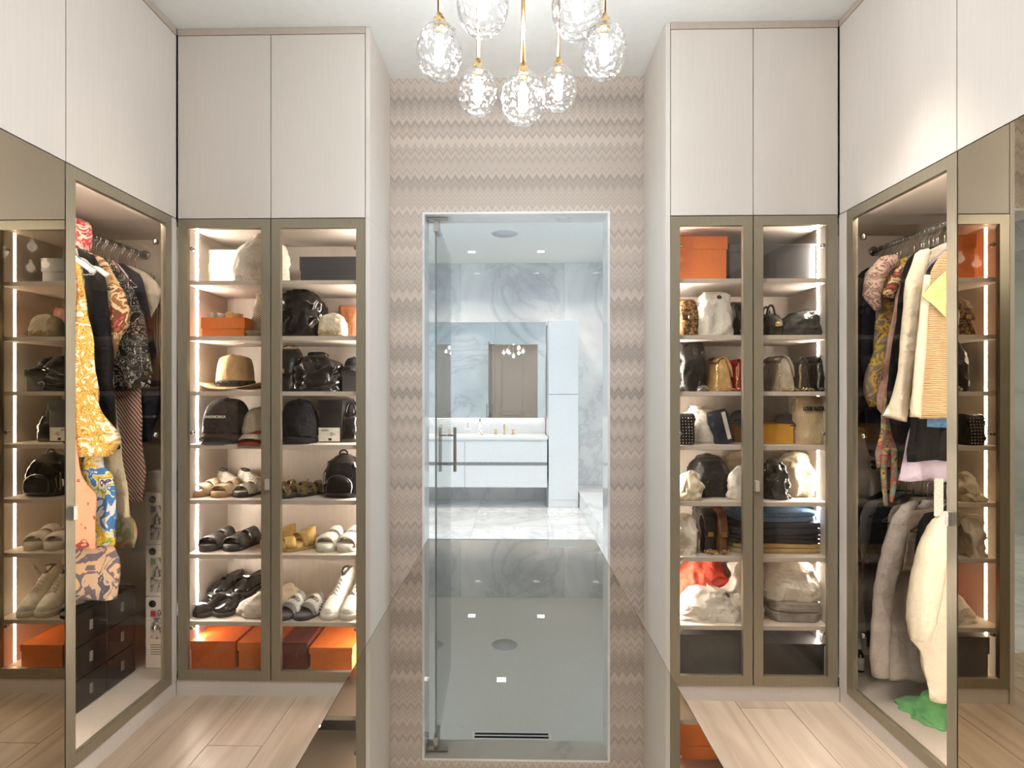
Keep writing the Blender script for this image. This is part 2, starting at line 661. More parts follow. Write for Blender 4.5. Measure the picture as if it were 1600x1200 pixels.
pos_words = ['near left wardrobe corner', 'near right wardrobe corner', 'above left walkway', 'above right walkway', 'rear left', 'rear right', 'rear middle']
for i, (x, y) in enumerate(CLOSET_SPOTS):
    downlight(x, y, CLOSET_W * (0.15, 1.2, 0.8, 2.0, 1, 1, 1)[i], (1.0, 0.92, 0.82) if i == 1 else WARM, i, 'square recessed closet ceiling light, ' + pos_words[i], 'closet downlights', 0.045, 0.9 if i == 1 else 2.2)
bath_words = ['far left above vanity', 'above vanity, left of the round speaker', 'above vanity, right of the round speaker', 'far right above tub deck', 'middle row left', 'middle row centre', 'middle row right', 'near doorway left', 'near doorway right']
for i, (x, y) in enumerate(BATH_SPOTS):
    downlight(x, y, BATH_W, (1.0, 0.90, 0.78), i, 'square recessed bathroom ceiling light, ' + bath_words[i], 'bathroom downlights', 0.04, 1.9)
sp = thing('ceiling_speaker', 'round white flush speaker grille in bathroom ceiling', 'speaker', (-0.08, 5.8, H))
MB().lathe([(0.145, -0.004), (0.145, 0), (0.13, 0), (0.13, -0.004)], 40).build('rim', WHITE_L, sp)
MB().lathe([(0.001, -0.005), (0.129, -0.005), (0.129, -0.001), (0.001, -0.001)], 40).build('grille', mat('speaker_grille', (196, 197, 199), 0.7, 0, 0.15, (600, 600, 600)), sp)
vt = thing('air_vent', 'long dark slot air diffuser in bathroom ceiling', 'air vent', (0, 4.27, H))
bx('vent_frame', WHITE_L, vt, -0.31, 0.30, -0.05, 0.05, -0.004, 0)
for k in (-1, 1):
    bx('slot', mat('slot_black', (14, 14, 14), 0.6), vt, -0.29, 0.28, k * 0.02 - 0.011, k * 0.02 + 0.011, -0.006, -0.003)

# ================================================================== end cabinets
SHZ = [1.904, 1.647, 1.391, 1.145, 0.889, 0.637, 0.327, 0.085]     # tops of the shelves, lowest is the cabinet floor
ZT, ZB = 2.178, 0.072

def glass_door(parent, x0, x1, hx, fm=BRONZE, pull=True):
    """bronze framed glass door in the XZ plane; frame is the part, pane and pull its sub-parts"""
    w = 0.042
    m = MB()
    y0, y1 = YF, YF + 0.022
    m.box(x0, x0 + w, y0, y1, ZB, ZT).box(x1 - w, x1, y0, y1, ZB, ZT).box(x0 + w, x1 - w, y0, y1, ZT - w, ZT).box(x0 + w, x1 - w, y0, y1, ZB, ZB + w)
    d = m.build('door', fm, parent)
    bx('glass_pane', PANE, d, x0 + w - 0.004, x1 - w + 0.004, YF + 0.008, YF + 0.012, ZB + w - 0.004, ZT - w + 0.004)
    p = MB()
    p.box(hx - 0.009, hx + 0.009, YF - 0.018, YF + 0.001, 0.945, 0.992)
    mat('pull_aluminium', (214, 208, 200), 0.35, 0.6, 0.02)
    if pull:
        p.build('pull_tab', mat('pull_aluminium', (214, 208, 200), 0.35, 0.6, 0.02), d, 0.001)
    for z in (0.3, 1.2, 2.05):
        hh = x0 + w if hx > (x0 + x1) / 2 else x1 - w
        sgn = 1 if hx > (x0 + x1) / 2 else -1
        MB().tube([(hh + sgn * 0.008, YF + 0.022, z), (hh + sgn * 0.008, YF + 0.034, z)], 0.009, 10).build('hinge_cup', CHROME, d)
    return d

def shelf_cabinet(label, x0, x1, led_faces):
    c = thing('display_cabinet', label, 'cabinet')
    t = 0.02
    outer, inner = led_faces
    yb = YW - 0.004
    for n_, a in (('side_panel', x0), ('side_panel', x1 - t)):
        bx(n_, LAM, c, a, a + t, YF + 0.024, yb, 0.0, ZT)
    ix0, ix1 = x0 + t, x1 - t
    bx('back_panel', LAM_IN, c, ix0, ix1, yb - 0.012, yb, ZB, ZT)
    bx('top_panel', LAM_IN, c, ix0, ix1, YF + 0.024, yb - 0.012, ZT - 0.022, ZT)
    bx('bottom_panel', LAM_IN, c, ix0, ix1, YF + 0.024, yb - 0.012, ZB, SHZ[7])
    for z in SHZ[:7]:
        bx('shelf', LAM_IN, c, ix0 + 0.001, ix1 - 0.001, YF + 0.032, yb - 0.013, z - 0.02, z, 0.0008)
    tops = [ZT - 0.022] + [z - 0.02 for z in SHZ[:7]]
    for z0, z1 in zip(SHZ, tops):
        for xs, sg in ((ix0, 1), (ix1, -1)):
            a, b = sorted((xs + sg * 0.0003, xs + sg * 0.0013))
            bx('led_strip', LED, c, a, b, YF + 0.118, YF + 0.131, z0 + 0.001, z1 - 0.001)
    bx('plinth', LAM, c, x0 - 0.009 if x0 < 0 else x0, x1 + 0.009 if x0 > 0 else x1, YF + 0.006, YF + 0.024, 0.0, ZB - 0.003)
    return c

def upper_doors(c, spans, y0=YF):
    for a, b in spans:
        bx('door', LAM, c, a + 0.0018, b - 0.0018, y0, y0 + 0.02, ZT + 0.004, H - 0.034, 0.0008)

ML, MR = -1.101, 1.080          # where the two doors of each cabinet meet
cabL = shelf_cabinet('left lit glass-door cabinet with hats, bags, shoes and orange boxes', XL + 0.004, IL, (XL, IL))
glass_door(cabL, XL + 0.006, ML - 0.0025, ML - 0.012)
glass_door(cabL, ML + 0.0025, IL - 0.022, ML + 0.012, pull=False)
bx('side_strip', LAM, cabL, IL - 0.020, IL, YF, YF + 0.024, 0.0, ZT)
cabR = shelf_cabinet('right lit glass-door cabinet full of handbags and dust bags', IR, XR - 0.004, (XR, IR))
BRONZE_R = BRONZE
glass_door(cabR, IR + 0.022, MR - 0.0025, MR - 0.012, pull=False)
glass_door(cabR, MR + 0.0025, XR - 0.006, MR + 0.012)
bx('side_strip', LAM, cabR, IR, IR + 0.020, YF, YF + 0.024, 0.0, ZT)
for (lab, a, b, mid) in (('greige two-door overhead cabinet above the hats and shoes cabinet', XL, IL, ML), ('greige two-door overhead cabinet above the handbag cabinet', IR, XR, MR)):
    u = thing('overhead_cabinet', lab, 'cabinet')
    lo, hi = a + (0.004 if a == XL else 0.022), b - (0.004 if b == XR else 0.022)
    bx('carcass', GAP, u, lo + 0.02, hi - 0.02, YF + 0.026, YW - 0.006, ZT + 0.002, H - 0.006)
    upper_doors(u, [(lo, mid), (mid, hi)])
    for xa, xb, yy in ((lo - 0.0, lo + 0.018, YF + 0.024), (hi - 0.018, hi, YF + 0.024), (IL - 0.02, IL, YF) if a == XL else (IR, IR + 0.02, YF)):
        bx('side_panel', LAM, u, xa, xb, yy, YW - 0.004, ZT + 0.001, H - 0.004)
    bx('top_filler', mat('greige_filler', (188, 174, 163), 0.5, 0, 0.02), u, lo, hi, YF - 0.002, YF + 0.02, H - 0.031, H - 0.001)

# ================================================================== side wardrobes
def side(sgn, P, ya, yb, words):
    """sgn -1 left / +1 right; P is the door face; glass door runs ya..yb along the room"""
    def B(name, m, par, d0, d1, y0, y1, z0, z1, bev=0.0):
        a, b = sorted((P + sgn * d0, P + sgn * d1))
        return bx(name, m, par, a, b, y0, y1, z0, z1, bev)
    c = thing('wardrobe', words + ' wardrobe with bronze framed glass door and hanging clothes', 'wardrobe')
    yend, ys = 2.78, 1.30
    B('back_panel', LAM_IN, c, 0.62, 0.635, ys, yend, ZB, ZT)
    B('end_panel', LAM_IN, c, 0.024, 0.62, yend - 0.018, yend, ZB, ZT)
    B('end_panel', LAM_IN, c, 0.024, 0.62, ys, ys + 0.018, ZB, ZT)
    B('top_panel', LAM_IN, c, 0.024, 0.62, ys + 0.018, yend - 0.018, ZT - 0.02, ZT)
    B('bottom_panel', LAM_IN, c, 0.024, 0.62, ys + 0.018, yend - 0.018, ZB, ZB + 0.02)
    B('plinth', LAM, c, 0.006, 0.024, ys - 2.9, YF + 0.004, 0.0, ZB - 0.003)
    B('corner_filler', LAM, c, 0.0, 0.022, yb + 0.003, YF - 0.001, ZB, ZT)
    w = 0.042
    m = MB()
    a, b = sorted((P, P + sgn * 0.022))
    m.box(a, b, ya, ya + w, ZB, ZT).box(a, b, yb - w, yb, ZB, ZT).box(a, b, ya + w, yb - w, ZT - w, ZT).box(a, b, ya + w, yb - w, ZB, ZB + w)
    d = m.build('door', BRONZE, c)
    a2, b2 = sorted((P + sgn * 0.008, P + sgn * 0.012))
    bx('glass_pane', PANE, d, a2, b2, ya + w - 0.004, yb - w + 0.004, ZB + w - 0.004, ZT - w + 0.004)
    a3, b3 = sorted((P - sgn * 0.018, P + sgn * 0.001))
    bx('pull_tab', MATS['pull_aluminium'], d, a3, b3, ya + 0.012, ya + 0.03, 0.945, 0.992, 0.001)
    for z in (0.35, 1.2, 2.05):
        MB().tube([(P + sgn * 0.03, yb - w - 0.012, z), (P + sgn * 0.045, yb - w - 0.012, z)], 0.012, 12).build('hinge_cup', CHROME, d)
    B('led_strip', LED2, c, 0.030, 0.044, ya - 0.030, ya - 0.016, 0.12, 2.12)
    B('led_strip', LED2, c, 0.030, 0.046, ys + 0.03, yb - 0.045, 2.152, 2.1575)  # extra strip hidden behind the top rail, added to light the clothes from above
    rx = P + sgn * 0.318
    for z in ((2.08,) if sgn < 0 else (2.08, 1.03)):
        MB().tube([(rx, ys + 0.018, z), (rx, yend - 0.018, z)], 0.012, 12).build('hanging_rail', CHROME, c)
        MB().tube([(rx, yend - 0.026, z), (rx, yend - 0.018, z)], 0.024, 14).build('rail_bracket', CHROME, c)
    # mirror doors further along the wall
    mw = thing('mirror_wardrobe', words + ' wardrobe run with tall bronze mirror doors', 'wardrobe')
    y1 = ya - 0.004
    while y1 > REAR + 0.1:
        y0 = max(y1 - 0.6, REAR + 0.03)
        fr = B('door', mat('mirror_edge', (70, 62, 50), 0.4, 0.4), mw, 0.004, 0.022, y0 + 0.001, y1 - 0.001, ZB, ZT)
        a, b = sorted((P, P + sgn * 0.004))
        bx('mirror_panel', BMIRROR, fr, a, b, y0 + 0.0015, y1 - 0.0015, ZB, ZT)
        y1 = y0 - 0.002
    B('carcass', LAM, mw, 0.026, 0.5, REAR + 0.03, ys - 0.01, ZB, ZT)
    u = thing('overhead_cabinet', words + ' wall row of tall greige overhead doors', 'cabinet')
    B('carcass', GAP, u, 0.024, 0.62, REAR + 0.03, YF + 0.02, ZT + 0.002, H - 0.006)
    edges = [YF - 0.002, ya]
    while edges[-1] > REAR + 0.1:
        edges.append(max(edges[-1] - 0.6, REAR + 0.03))
    for e0, e1 in zip(edges[1:], edges[:-1]):
        B('door', LAM, u, 0.0, 0.02, e0 + 0.0018, e1 - 0.0018, ZT + 0.004, H - 0.034, 0.0008)
    B('top_filler', MATS['greige_filler'], u, -0.002, 0.02, REAR + 0.03, YF - 0.004, H - 0.031, H - 0.001)
    return c

side(-1, XL, 1.872, 2.462, 'left')
side(1, XR, 1.846, 2.443, 'right')

# ================================================================== island
isl = thing('closet_island', 'long island with dark bronze mirror-glass top in middle of closet', 'island')
IX0, IX1, IY0, IY1, IZ = -0.2885, 0.281, 0.30, 1.878, 0.89
bx('glass_top', ISLAND_TOP, isl, IX0, IX1, IY0, IY1, IZ - 0.012, IZ, 0.0015)
bx('body', LAM, isl, IX0 + 0.03, IX1 - 0.03, IY0 + 0.03, IY1 - 0.03, 0.07, IZ - 0.012)
bx('plinth', GAP, isl, IX0 + 0.06, IX1 - 0.06, IY0 + 0.06, IY1 - 0.06, 0.0, 0.07)
for sgn in (-1, 1):
    for r in range(3):
        for k in range(2):
            ya = IY0 + 0.034 + k * 0.757
            xa = (IX0 + 0.012 if sgn < 0 else IX1 - 0.03)
            dr = bx('drawer', LAM, isl, xa, xa + 0.018, ya, ya + 0.752, 0.075 + r * 0.265, 0.335 + r * 0.265, 0.001)
            xe = xa - 0.006 if sgn < 0 else xa + 0.018
            bx('drawer_pull', BRONZE, dr, xe, xe + 0.006, ya + 0.28, ya + 0.47, 0.318 + r * 0.265, 0.33 + r * 0.265)

# ================================================================== glass door to the bathroom
gd = thing('glass_swing_door', 'frameless clear glass door standing open into bathroom', 'door', (-0.412, 2.985, 0.0), math.radians(91.3))
GL2 = thin_glass('clear_door_glass', (0.93, 0.955, 0.95), 0.05)
bx('glass_pane', GL2, gd, 0.0, 0.86, -0.005, 0.005, 0.012, 2.318)
bx('edge_strip', mat('glass_edge_green', (120, 130, 128), 0.2), gd, -0.006, 0.0, -0.005, 0.005, 0.012, 2.318)
for z0, z1 in ((2.235, 2.322), (0.006, 0.10)):
    h = bx('pivot_hinge', STEEL, gd, -0.012, 0.10, -0.012, 0.012, z0 + 0.02, z1, 0.001)
    zz = z1 if z0 > 1 else z0
    bx('pivot_arm', STEEL, h, -0.02, 0.008, -0.065, 0.065, zz - 0.006 if z0 > 1 else zz, zz + 0.004 if z0 > 1 else zz + 0.02, 0.001)
for sg in (-1, 1):
    hb = bx('pull_handle', STEEL, gd, 0.606, 0.626, sg * 0.052 - 0.01, sg * 0.052 + 0.01, 0.868, 1.158, 0.001)
    for z in (0.92, 1.105):
        a, b = sorted((sg * 0.005, sg * 0.044))
        bx('standoff', STEEL, hb, 0.611, 0.621, a, b, z - 0.006, z + 0.006)

# ================================================================== bathroom furniture
va = thing('vanity_cabinet', 'white floating vanity with drawers under the bathroom mirror', 'vanity')
VF = 6.62
bx('body', WHITE_L, va, -1.50, 0.418, VF + 0.02, 7.14, 0.25, 0.815)
for x0, x1 in ((-1.50, -0.573), (-0.567, 0.418)):
    for z0, z1 in ((0.245, 0.505), (0.545, 0.79)):
        bx('drawer', WHITE_L, va, x0, x1, VF, VF + 0.019, z0, z1, 0.001)
bx('finger_groove', mat('groove_grey', (150, 150, 152), 0.5), va, -1.50, 0.418, VF + 0.012, VF + 0.019, 0.508, 0.542)
ct = tag(bx('countertop', mat('white_quartz', (246, 246, 244), 0.2, 0, 0.005), None, -1.52, 0.424, VF - 0.015, 7.138, 0.817, 0.852, 0.003), 'thick white stone countertop on the floating vanity', 'countertop')
bsp = tag(bx('backsplash', MARBLE, None, -1.52, 0.424, 7.120, 7.138, 0.853, 1.045), 'low marble backsplash between countertop and mirror', 'backsplash')
mc = thing('mirror_cabinet', 'wide frameless bathroom mirror cabinet above the vanity', 'mirror')
bx('body', WHITE_L, mc, -1.50, 0.43, 7.01, 7.138, 1.055, 2.27)
for x0, x1 in ((-1.50, -0.861), (-0.859, -0.216), (-0.214, 0.43)):
    bx('mirror_door', SILVER, mc, x0, x1, 7.0, 7.009, 1.055, 2.27)
bx('under_light', emit('cool_under_light', (1, 0.97, 0.92), 6.0), mc, -1.45, 0.40, 7.06, 7.08, 1.05, 1.0545)
tc_ = thing('linen_cabinet', 'tall narrow white cabinet beside the vanity', 'cabinet')
bx('body', WHITE_L, tc_, 0.436, 0.79, VF + 0.02, 7.138, 0.0, 2.245)
bx('door', WHITE_L, tc_, 0.438, 0.788, VF, VF + 0.019, 0.10, 1.352, 0.001)
bx('door', WHITE_L, tc_, 0.438, 0.788, VF, VF + 0.019, 1.362, 2.245, 0.001)
fa = thing('basin_faucet', 'low gold bathroom faucet on white countertop', 'faucet', (-0.10, 6.98, 0.852))
MB().tube([(0, 0, 0), (0, 0, 0.10), (0, -0.02, 0.125), (0, -0.12, 0.12), (0, -0.14, 0.10)], 0.012, 10).build('spout', BRASS, fa)
for dx in (-0.11, 0.11):
    MB().lathe([(0.022, 0), (0.022, 0.008), (0.012, 0.012), (0.012, 0.05), (0.02, 0.052), (0.02, 0.066)], 14, (dx, 0, 0)).build('valve_handle', BRASS, fa)
sb = thing('soap_dispenser', 'white pump soap bottle with pink flowers on countertop', 'bottle', (PX(750, 6.85), 6.85, 0.852))
MB().lathe([(0.034, 0), (0.036, 0.01), (0.036, 0.12), (0.026, 0.145), (0.013, 0.152), (0.013, 0.165)], 20).build('bottle_body', pat('soap_flower', [(0, (245, 243, 242)), (0.62, (214, 120, 140)), (0.68, (120, 130, 120)), (0.72, (245, 243, 242))], 'noise', 40), sb)
MB().tube([(0, 0, 0.164), (0, 0, 0.2), (0, -0.03, 0.2)], 0.006, 8).build('pump', mat('dark_green_pump', (46, 60, 52), 0.4), sb)
so = thing('wall_socket', 'white socket plate on the bathroom backsplash', 'socket', (PX(731, 7.12), 7.119, 0.955))
bx('plate', WHITE_L, so, -0.04, 0.04, -0.006, 0, -0.06, 0.06, 0.001)
bx('outlet', mat('outlet_grey', (200, 200, 200), 0.4), so, -0.018, 0.018, -0.008, -0.006, -0.035, 0.035)

# ================================================================== chandelier
ch = thing('globe_chandelier', 'brass chandelier of seven faceted crystal globes over the island', 'chandelier', (0.03, 1.52, H))
MB().lathe([(0.001, -0.03), (0.30, -0.03), (0.305, -0.026), (0.305, -0.001), (0.001, -0.001)], 48).build('ceiling_canopy', BRASS, ch)
CRY = thin_glass('cut_crystal', (0.93, 0.93, 0.93), 0.05, 0.02, 0.004, 0.25, 1.7)
BULB = emit('bulb_glow', (1.0, 0.95, 0.88), 9.0)
GP = [(-0.220, -0.08, 2.277), (-0.133, 0.14, 2.290), (0.0, 0.0, 2.194), (0.118, 0.255, 2.36), (0.215, -0.04, 2.297), (0.120, -0.25, 2.272), (-0.098, -0.25, 2.282)]
for gx, gy, gz in GP:
    z = gz - H
    st = MB().tube([(gx, gy, z + 0.075), (gx, gy, -0.03)], 0.0055, 10).build('stem', BRASS, ch)
    MB().lathe([(0.012, 0.055), (0.016, 0.06), (0.016, 0.085), (0.008, 0.092), (0.008, 0.10)], 14, (gx, gy, z)).build('socket', BRASS, st)
    g = MB()
    rg = []
    NS, NR = 16, 9
    for i in range(NR + 1):
        a = PI * (0.06 + 0.94 * i / NR)
        off = 0.5 if i % 2 else 0.0
        r = 0.0605 * math.sin(a) ** 0.85 if math.sin(a) > 1e-6 else 0.0005
        r = max(r, 0.004)
        rg.append([(gx + r * math.cos(2 * PI * (k + off) / NS), gy + r * math.sin(2 * PI * (k + off) / NS), z + 0.072 * math.cos(a)) for k in range(NS)])
    g.loft(rg[::-1], True, True, True, False)
    gl = g.build('crystal_globe', CRY, ch)
    MB().lathe([(0.004, -0.036), (0.011, -0.03), (0.013, 0.0), (0.010, 0.03), (0.006, 0.045)], 14, (gx, gy, z)).build('bulb', BULB, gl)
    light('globe_lamp', 'POINT', (0.03 + gx, 1.52 + gy, gz - 0.005), GLOBE_W, (0.95, 0.985, 1.0), shadow_soft_size=0.024)
# ================================================================== things on the shelves
ORANGE = mat('orange_card', (226, 122, 42), 0.55, 0, 0.03, (60, 60, 60))
ORANGE2 = mat('deep_orange_card', (208, 100, 28), 0.55, 0, 0.03, (60, 60, 60))
MAROON = mat('maroon_card', (104, 38, 34), 0.55, 0, 0.04)
BLACKC = mat('black_card', (26, 26, 30), 0.45, 0, 0.06)
GREYC = mat('charcoal_card', (74, 76, 80), 0.5, 0, 0.05)
BEIGEC = mat('beige_card', (216, 203, 182), 0.6, 0, 0.02)
YELLOW = mat('yellow_card', (226, 168, 46), 0.5, 0, 0.03)
BLK = leather('black_leather', (13, 13, 15), 0.28)
BLKQ = leather('black_grain_leather', (17, 17, 19), 0.36, 0.8, 45)
PATENT = leather('black_patent', (8, 8, 10), 0.12, 0.2, 25)
NAVY = leather('navy_leather', (30, 36, 54), 0.4)
TANL = leather('tan_leather', (206, 164, 108), 0.42, 0.3)
REDL = leather('red_leather', (160, 22, 36), 0.3, 0.4)
GREIGEL = leather('greige_leather', (186, 174, 156), 0.4, 0.3)
BROWNL = leather('brown_leather', (122, 74, 44), 0.4, 0.5)
COTTON = cloth('white_cotton', (232, 224, 212), 0.03)
CREAMC = cloth('cream_cotton', (226, 212, 188), 0.04)
TANC = cloth('tan_cotton', (206, 184, 146), 0.05)
PRINTB = pat('brown_monogram', [(0, (70, 48, 32)), (0.45, (110, 80, 52)), (0.55, (176, 140, 88)), (0.62, (84, 58, 38))], 'noise', 60)
BLKCLOTH = cloth('black_cloth', (20, 20, 23), 0.1)
DARKGREY = cloth('charcoal_cloth', (58, 58, 62), 0.1)
INK = mat('print_ink', (34, 30, 28), 0.6)
INKW = mat('white_thread', (240, 238, 232), 0.7)
SOLEW = mat('white_rubber', (228, 222, 210), 0.6, 0, 0.03)
SOLEB = mat('black_rubber', (30, 29, 30), 0.55)
SOLET = mat('tan_sole', (176, 134, 92), 0.6)
LWHITE = leather('white_leather', (232, 226, 216), 0.42, 0.25)
STRIPE_BW = pat('zebra_cloth', [(0, (28, 25, 24)), (0.5, (222, 206, 176))], 'wave', 42, 2.0, (1, 1, 1), (0, 0.9, 0))

def spot(px0, px1, ytop, S, Y):
    x0, x1 = PX(px0, Y), PX(px1, Y)
    z = SHZ[S]
    return (x0 + x1) / 2, x1 - x0, PZ((px0 + px1) / 2, ytop, Y) - z, z

def gift_box(label, px0, px1, ytop, S, Yf, dep, m, lid=0.3, cat='box', h=None, group=None, name='gift_box', rz=0.0):
    cx, w, hh, z = spot(px0, px1, ytop, S, Yf)
    hh = h or hh
    t = thing(name, label, cat, (cx, Yf + dep / 2, z), rz, group)
    a, d = w / 2, dep / 2
    bx('box_base', m, t, -a + 0.004, a - 0.004, -d + 0.004, d - 0.004, 0.0, hh - 0.004, 0.001)
    l = hh * lid
    mb = MB()
    mb.box(-a, a, -d, d, hh - 0.003, hh).box(-a, a, -d, -d + 0.0018, hh - l, hh - 0.003).box(-a, a, d - 0.0018, d, hh - l, hh - 0.003)
    mb.box(-a, -a + 0.0018, -d + 0.0018, d - 0.0018, hh - l, hh - 0.003).box(a - 0.0018, a, -d + 0.0018, d - 0.0018, hh - l, hh - 0.003)
    mb.build('lid', m, t, 0.0006)
    return t

PROF = {
    'sack': [(0, .80, .80), (.03, .95, .95), (.25, 1, 1), (.55, .92, .9), (.80, .66, .62), (.9, .40, .36), (.95, .34, .3), (1, .40, .34)],
    'dome': [(0, .86, .86), (.04, .97, .97), (.3, 1, 1), (.6, .95, .9), (.82, .74, .66), (.94, .44, .38), (1, .12, .1)],
    'slump': [(0, .88, .88), (.06, 1, 1), (.3, .98, .97), (.6, .86, .8), (.85, .55, .5), (1, .15, .12)],
    'tote': [(0, .92, .9), (.03, .98, .98), (.5, 1, .95), (.9, .96, .72), (.97, .93, .55), (1, .9, .4)],
    'upright': [(0, .9, .95), (.04, 1, 1), (.4, .96, .9), (.75, .86, .62), (.93, .74, .4), (1, .55, .2)],
    'folded': [(0, .93, .93), (.12, 1, 1), (.5, 1.0, 1.0), (.88, .98, .98), (1, .9, .9)],
}

def soft_part(name, m, par, w, d, h, prof='sack', wr=0.012, ws=14, seed=1.0, p=2.8, lean=(0, 0), n=60, folds=0, z0=0.0, vert=0.0, off=(0, 0)):
    lv = [(z0 + t * h, off[0] + lean[0] * t * t, off[1] + lean[1] * t * t, w / 2 * a, d / 2 * b, p) for t, a, b in PROF[prof]]
    return soft(lv, n, wr * 1.35, ws, seed, vert, 5, folds).build(name, m, par)

def dust_bag(label, px0, px1, ytop, S, Yc, dep, m, prof='sack', seed=1.0, lean=(0, 0), cord=True, cat='bag', wr=0.011, name='dust_bag', rz=0.0, p=2.8):
    cx, w, h, z = spot(px0, px1, ytop, S, Yc)
    t = thing(name, label, cat, (cx, Yc, z), rz)
    soft_part('bag_body', m, t, w, dep, h, prof, wr, 16, seed, p, lean, vert=0.004)
    if cord:
        zc, r = h * 0.93, w * 0.17
        lx, ly = lean[0] * .86, lean[1] * .86
        pts = [(lx + (r + .006) * math.cos(a * PI / 8), ly + (dep * .16 + .006) * math.sin(a * PI / 8), zc) for a in range(17)]
        MB().tube(pts, 0.0022, 6, False).build('drawstring', COTTON if m is not COTTON else CREAMC, t)
    return t

def handbag(label, px0, px1, ytop, S, Yc, dep, m, prof='upright', flap=True, strap=None, handle=None, seed=1.0, rz=0.0, metal=GOLD, studs=False, name='handbag', quilt=False, w=None):
    cx, wi, h, z = spot(px0, px1, ytop, S, Yc)
    t = thing(name, label, 'handbag', (cx, Yc, z), rz)
    W, D = (wi, dep) if abs(rz) < 0.8 else (dep, wi)
    hb = h * (0.72 if handle else (0.88 if strap == 'top' else 1.0))
    soft_part('bag_body', m, t, W, D, hb, prof, 0.005, 18, seed, 4.0)
    pr = PROF[prof]
    def ry(tt):
        for (t0, a0, b0), (t1, a1, b1) in zip(pr[:-1], pr[1:]):
            if t0 <= tt <= t1:
                return (b0 + (b1 - b0) * (tt - t0) / (t1 - t0)) * D / 2
        return D / 2
    if flap:
        path = [(ry(.86) + .003, .86 * hb), (ry(.96) + .003, .96 * hb), (0, hb + .006), (-ry(.96) - .005, .965 * hb)]
        path += [(-ry(tt) - .008, tt * hb) for tt in (.86, .74, .62, .5, .42)]
        mb = MB()
        rows = []
        for i, (y, zz) in enumerate(path):
            ww = W / 2 * (0.80 if i < 5 else 0.86 - 0.03 * (i - 5))
            rows.append([(-ww, y, zz), (-ww * .5, y - .002, zz), (0, y - .003, zz), (ww * .5, y - .002, zz), (ww, y, zz), (ww, y + .004, zz - .003), (0, y + .003, zz - .003), (-ww, y + .004, zz - .003)])
        mb.loft(rows)
        mb.build('flap', m, t)
        bx('clasp', metal, t, -.012, .012, -ry(.44) - .017, -ry(.44) - .008, .43 * hb, .43 * hb + .02, .002)
    if handle:
        hh = h - hb
        for sy in (-1, 1):
            MB().tube([(W * .26 * math.cos(a * PI / 10), sy * D * .14, hb * .93 + (hh + hb * .06) * math.sin(a * PI / 10)) for a in range(11)], .006, 8).build('handle', m, t)
    if strap:
        if strap == 'top':
            pts = [(W * .36 * math.cos(a * PI / 10), .01 * math.sin(a), hb * .97 + (h - hb) * math.sin(a * PI / 10) ** .7) for a in range(11)]
        elif strap == 'side':
            pts = [(-W * .5 - .008 - .018 * math.sin(k * .5), -D * .2 - .01 * math.sin(k * .9), hb * (.9 - .088 * k)) for k in range(11)] + [(-W * .3 + .06 * k, -D * .5 - .02, .006) for k in range(5)]
        else:
            pts = [(W * .40 - W * .09 * k, -D * .5 - .016 - .004 * math.sin(k * 2.1), .012 + .010 * (k % 2)) for k in range(10)]
        chain(metal, pts, .0075, .0019).build('chain_strap', metal, t)
    if studs:
        mb = MB()
        for i in range(6):
            for j in range(9):
                x, zz = -W * .38 + W * .76 * i / 5, hb * (.08 + .78 * j / 8)
                mb.lathe([(.004, 0), (.003, .003), (.0006, .005)], 6, (0, 0, 0))
                for q in range(len(mb.v) - 18, len(mb.v)):
                    vx, vy, vz = mb.v[q]
                    mb.v[q] = (x + vx, -ry(min(.99, zz / hb)) - .002 - vz, zz + vy)
        mb.build('studs', metal, t)['kind'] = 'stuff'
    return t

def folded(label, px0, px1, ytop, S, Yc, dep, m, z=None, h=None, layers=2, seed=1.0, name='folded_jeans', cat='clothing', rz=0.0, wr=.007):
    cx, w, hh, zz = spot(px0, px1, ytop, S, Yc)
    zz = z if z is not None else zz
    hh = h or hh
    t = thing(name, label, cat, (cx, Yc, zz), rz)
    for k in range(layers):
        hk = hh / layers
        soft_part('folded_layer', m, t, w * (1 - .025 * (k % 2)), dep * (1 - .04 * (k % 2)), hk * 1.02, 'folded', wr, 11, seed + k, 5.0, (0, 0), 40, 0, k * hk + (0.001 if k else 0), .003, ((.006 if k % 2 else 0), 0))
    return t

# ---- shoes (toe towards -Y)
OUT = [(0, .30), (.03, .52), (.10, .68), (.22, .72), (.40, .68), (.58, .80), (.75, 1.0), (.88, .92), (.96, .62), (1, .28)]

def outline(L, W, t):
    for (a, b), (c, d) in zip(OUT[:-1], OUT[1:]):
        if a <= t <= c:
            return W / 2 * (b + (d - b) * (t - a) / (c - a))
    return W / 2 * .28

def sole_part(par, m, L, W, h, name='sole', heel=0.0, rim=0.0):
    rings = []
    for i in range(25):
        t = i / 24
        y, hw = L / 2 - L * t, outline(L, W, t) + rim
        zt = h + heel * max(0, .5 - t)
        rings.append([(-hw, y, 0), (hw, y, 0), (hw * 1.02, y, zt * .5), (hw, y, zt), (0, y, zt - .002), (-hw, y, zt), (-hw * 1.02, y, zt * .5)])
    return MB().loft(rings, True, True, True, True).build(name, m, par)

def strap_part(par, m, L, W, zs, t0, t1, hgt, name='strap', th=.005, tw=0.0, puff=0.0, slope=.55):
    rings = []
    for k in range(15):
        a = PI * k / 14
        c, s = math.cos(a), math.sin(a) ** .75 if 0 < k < 14 else 0
        pts = []
        for tt, o in ((t0, 0), ((t0 + t1) / 2, 0), (t1, 0), (t1, th), ((t0 + t1) / 2, th + puff), (t0, th)):
            tt2 = tt + tw * c
            hw = outline(L, W, tt2) + .002 + o
            hz = hgt * (1.0 - slope * (tt2 - t0)) if t1 > t0 else hgt
            pts.append((hw * c, L / 2 - L * tt2, zs * .55 + (hz + o) * s))
        rings.append(pts)
    return MB().loft(rings).build(name, m, par)

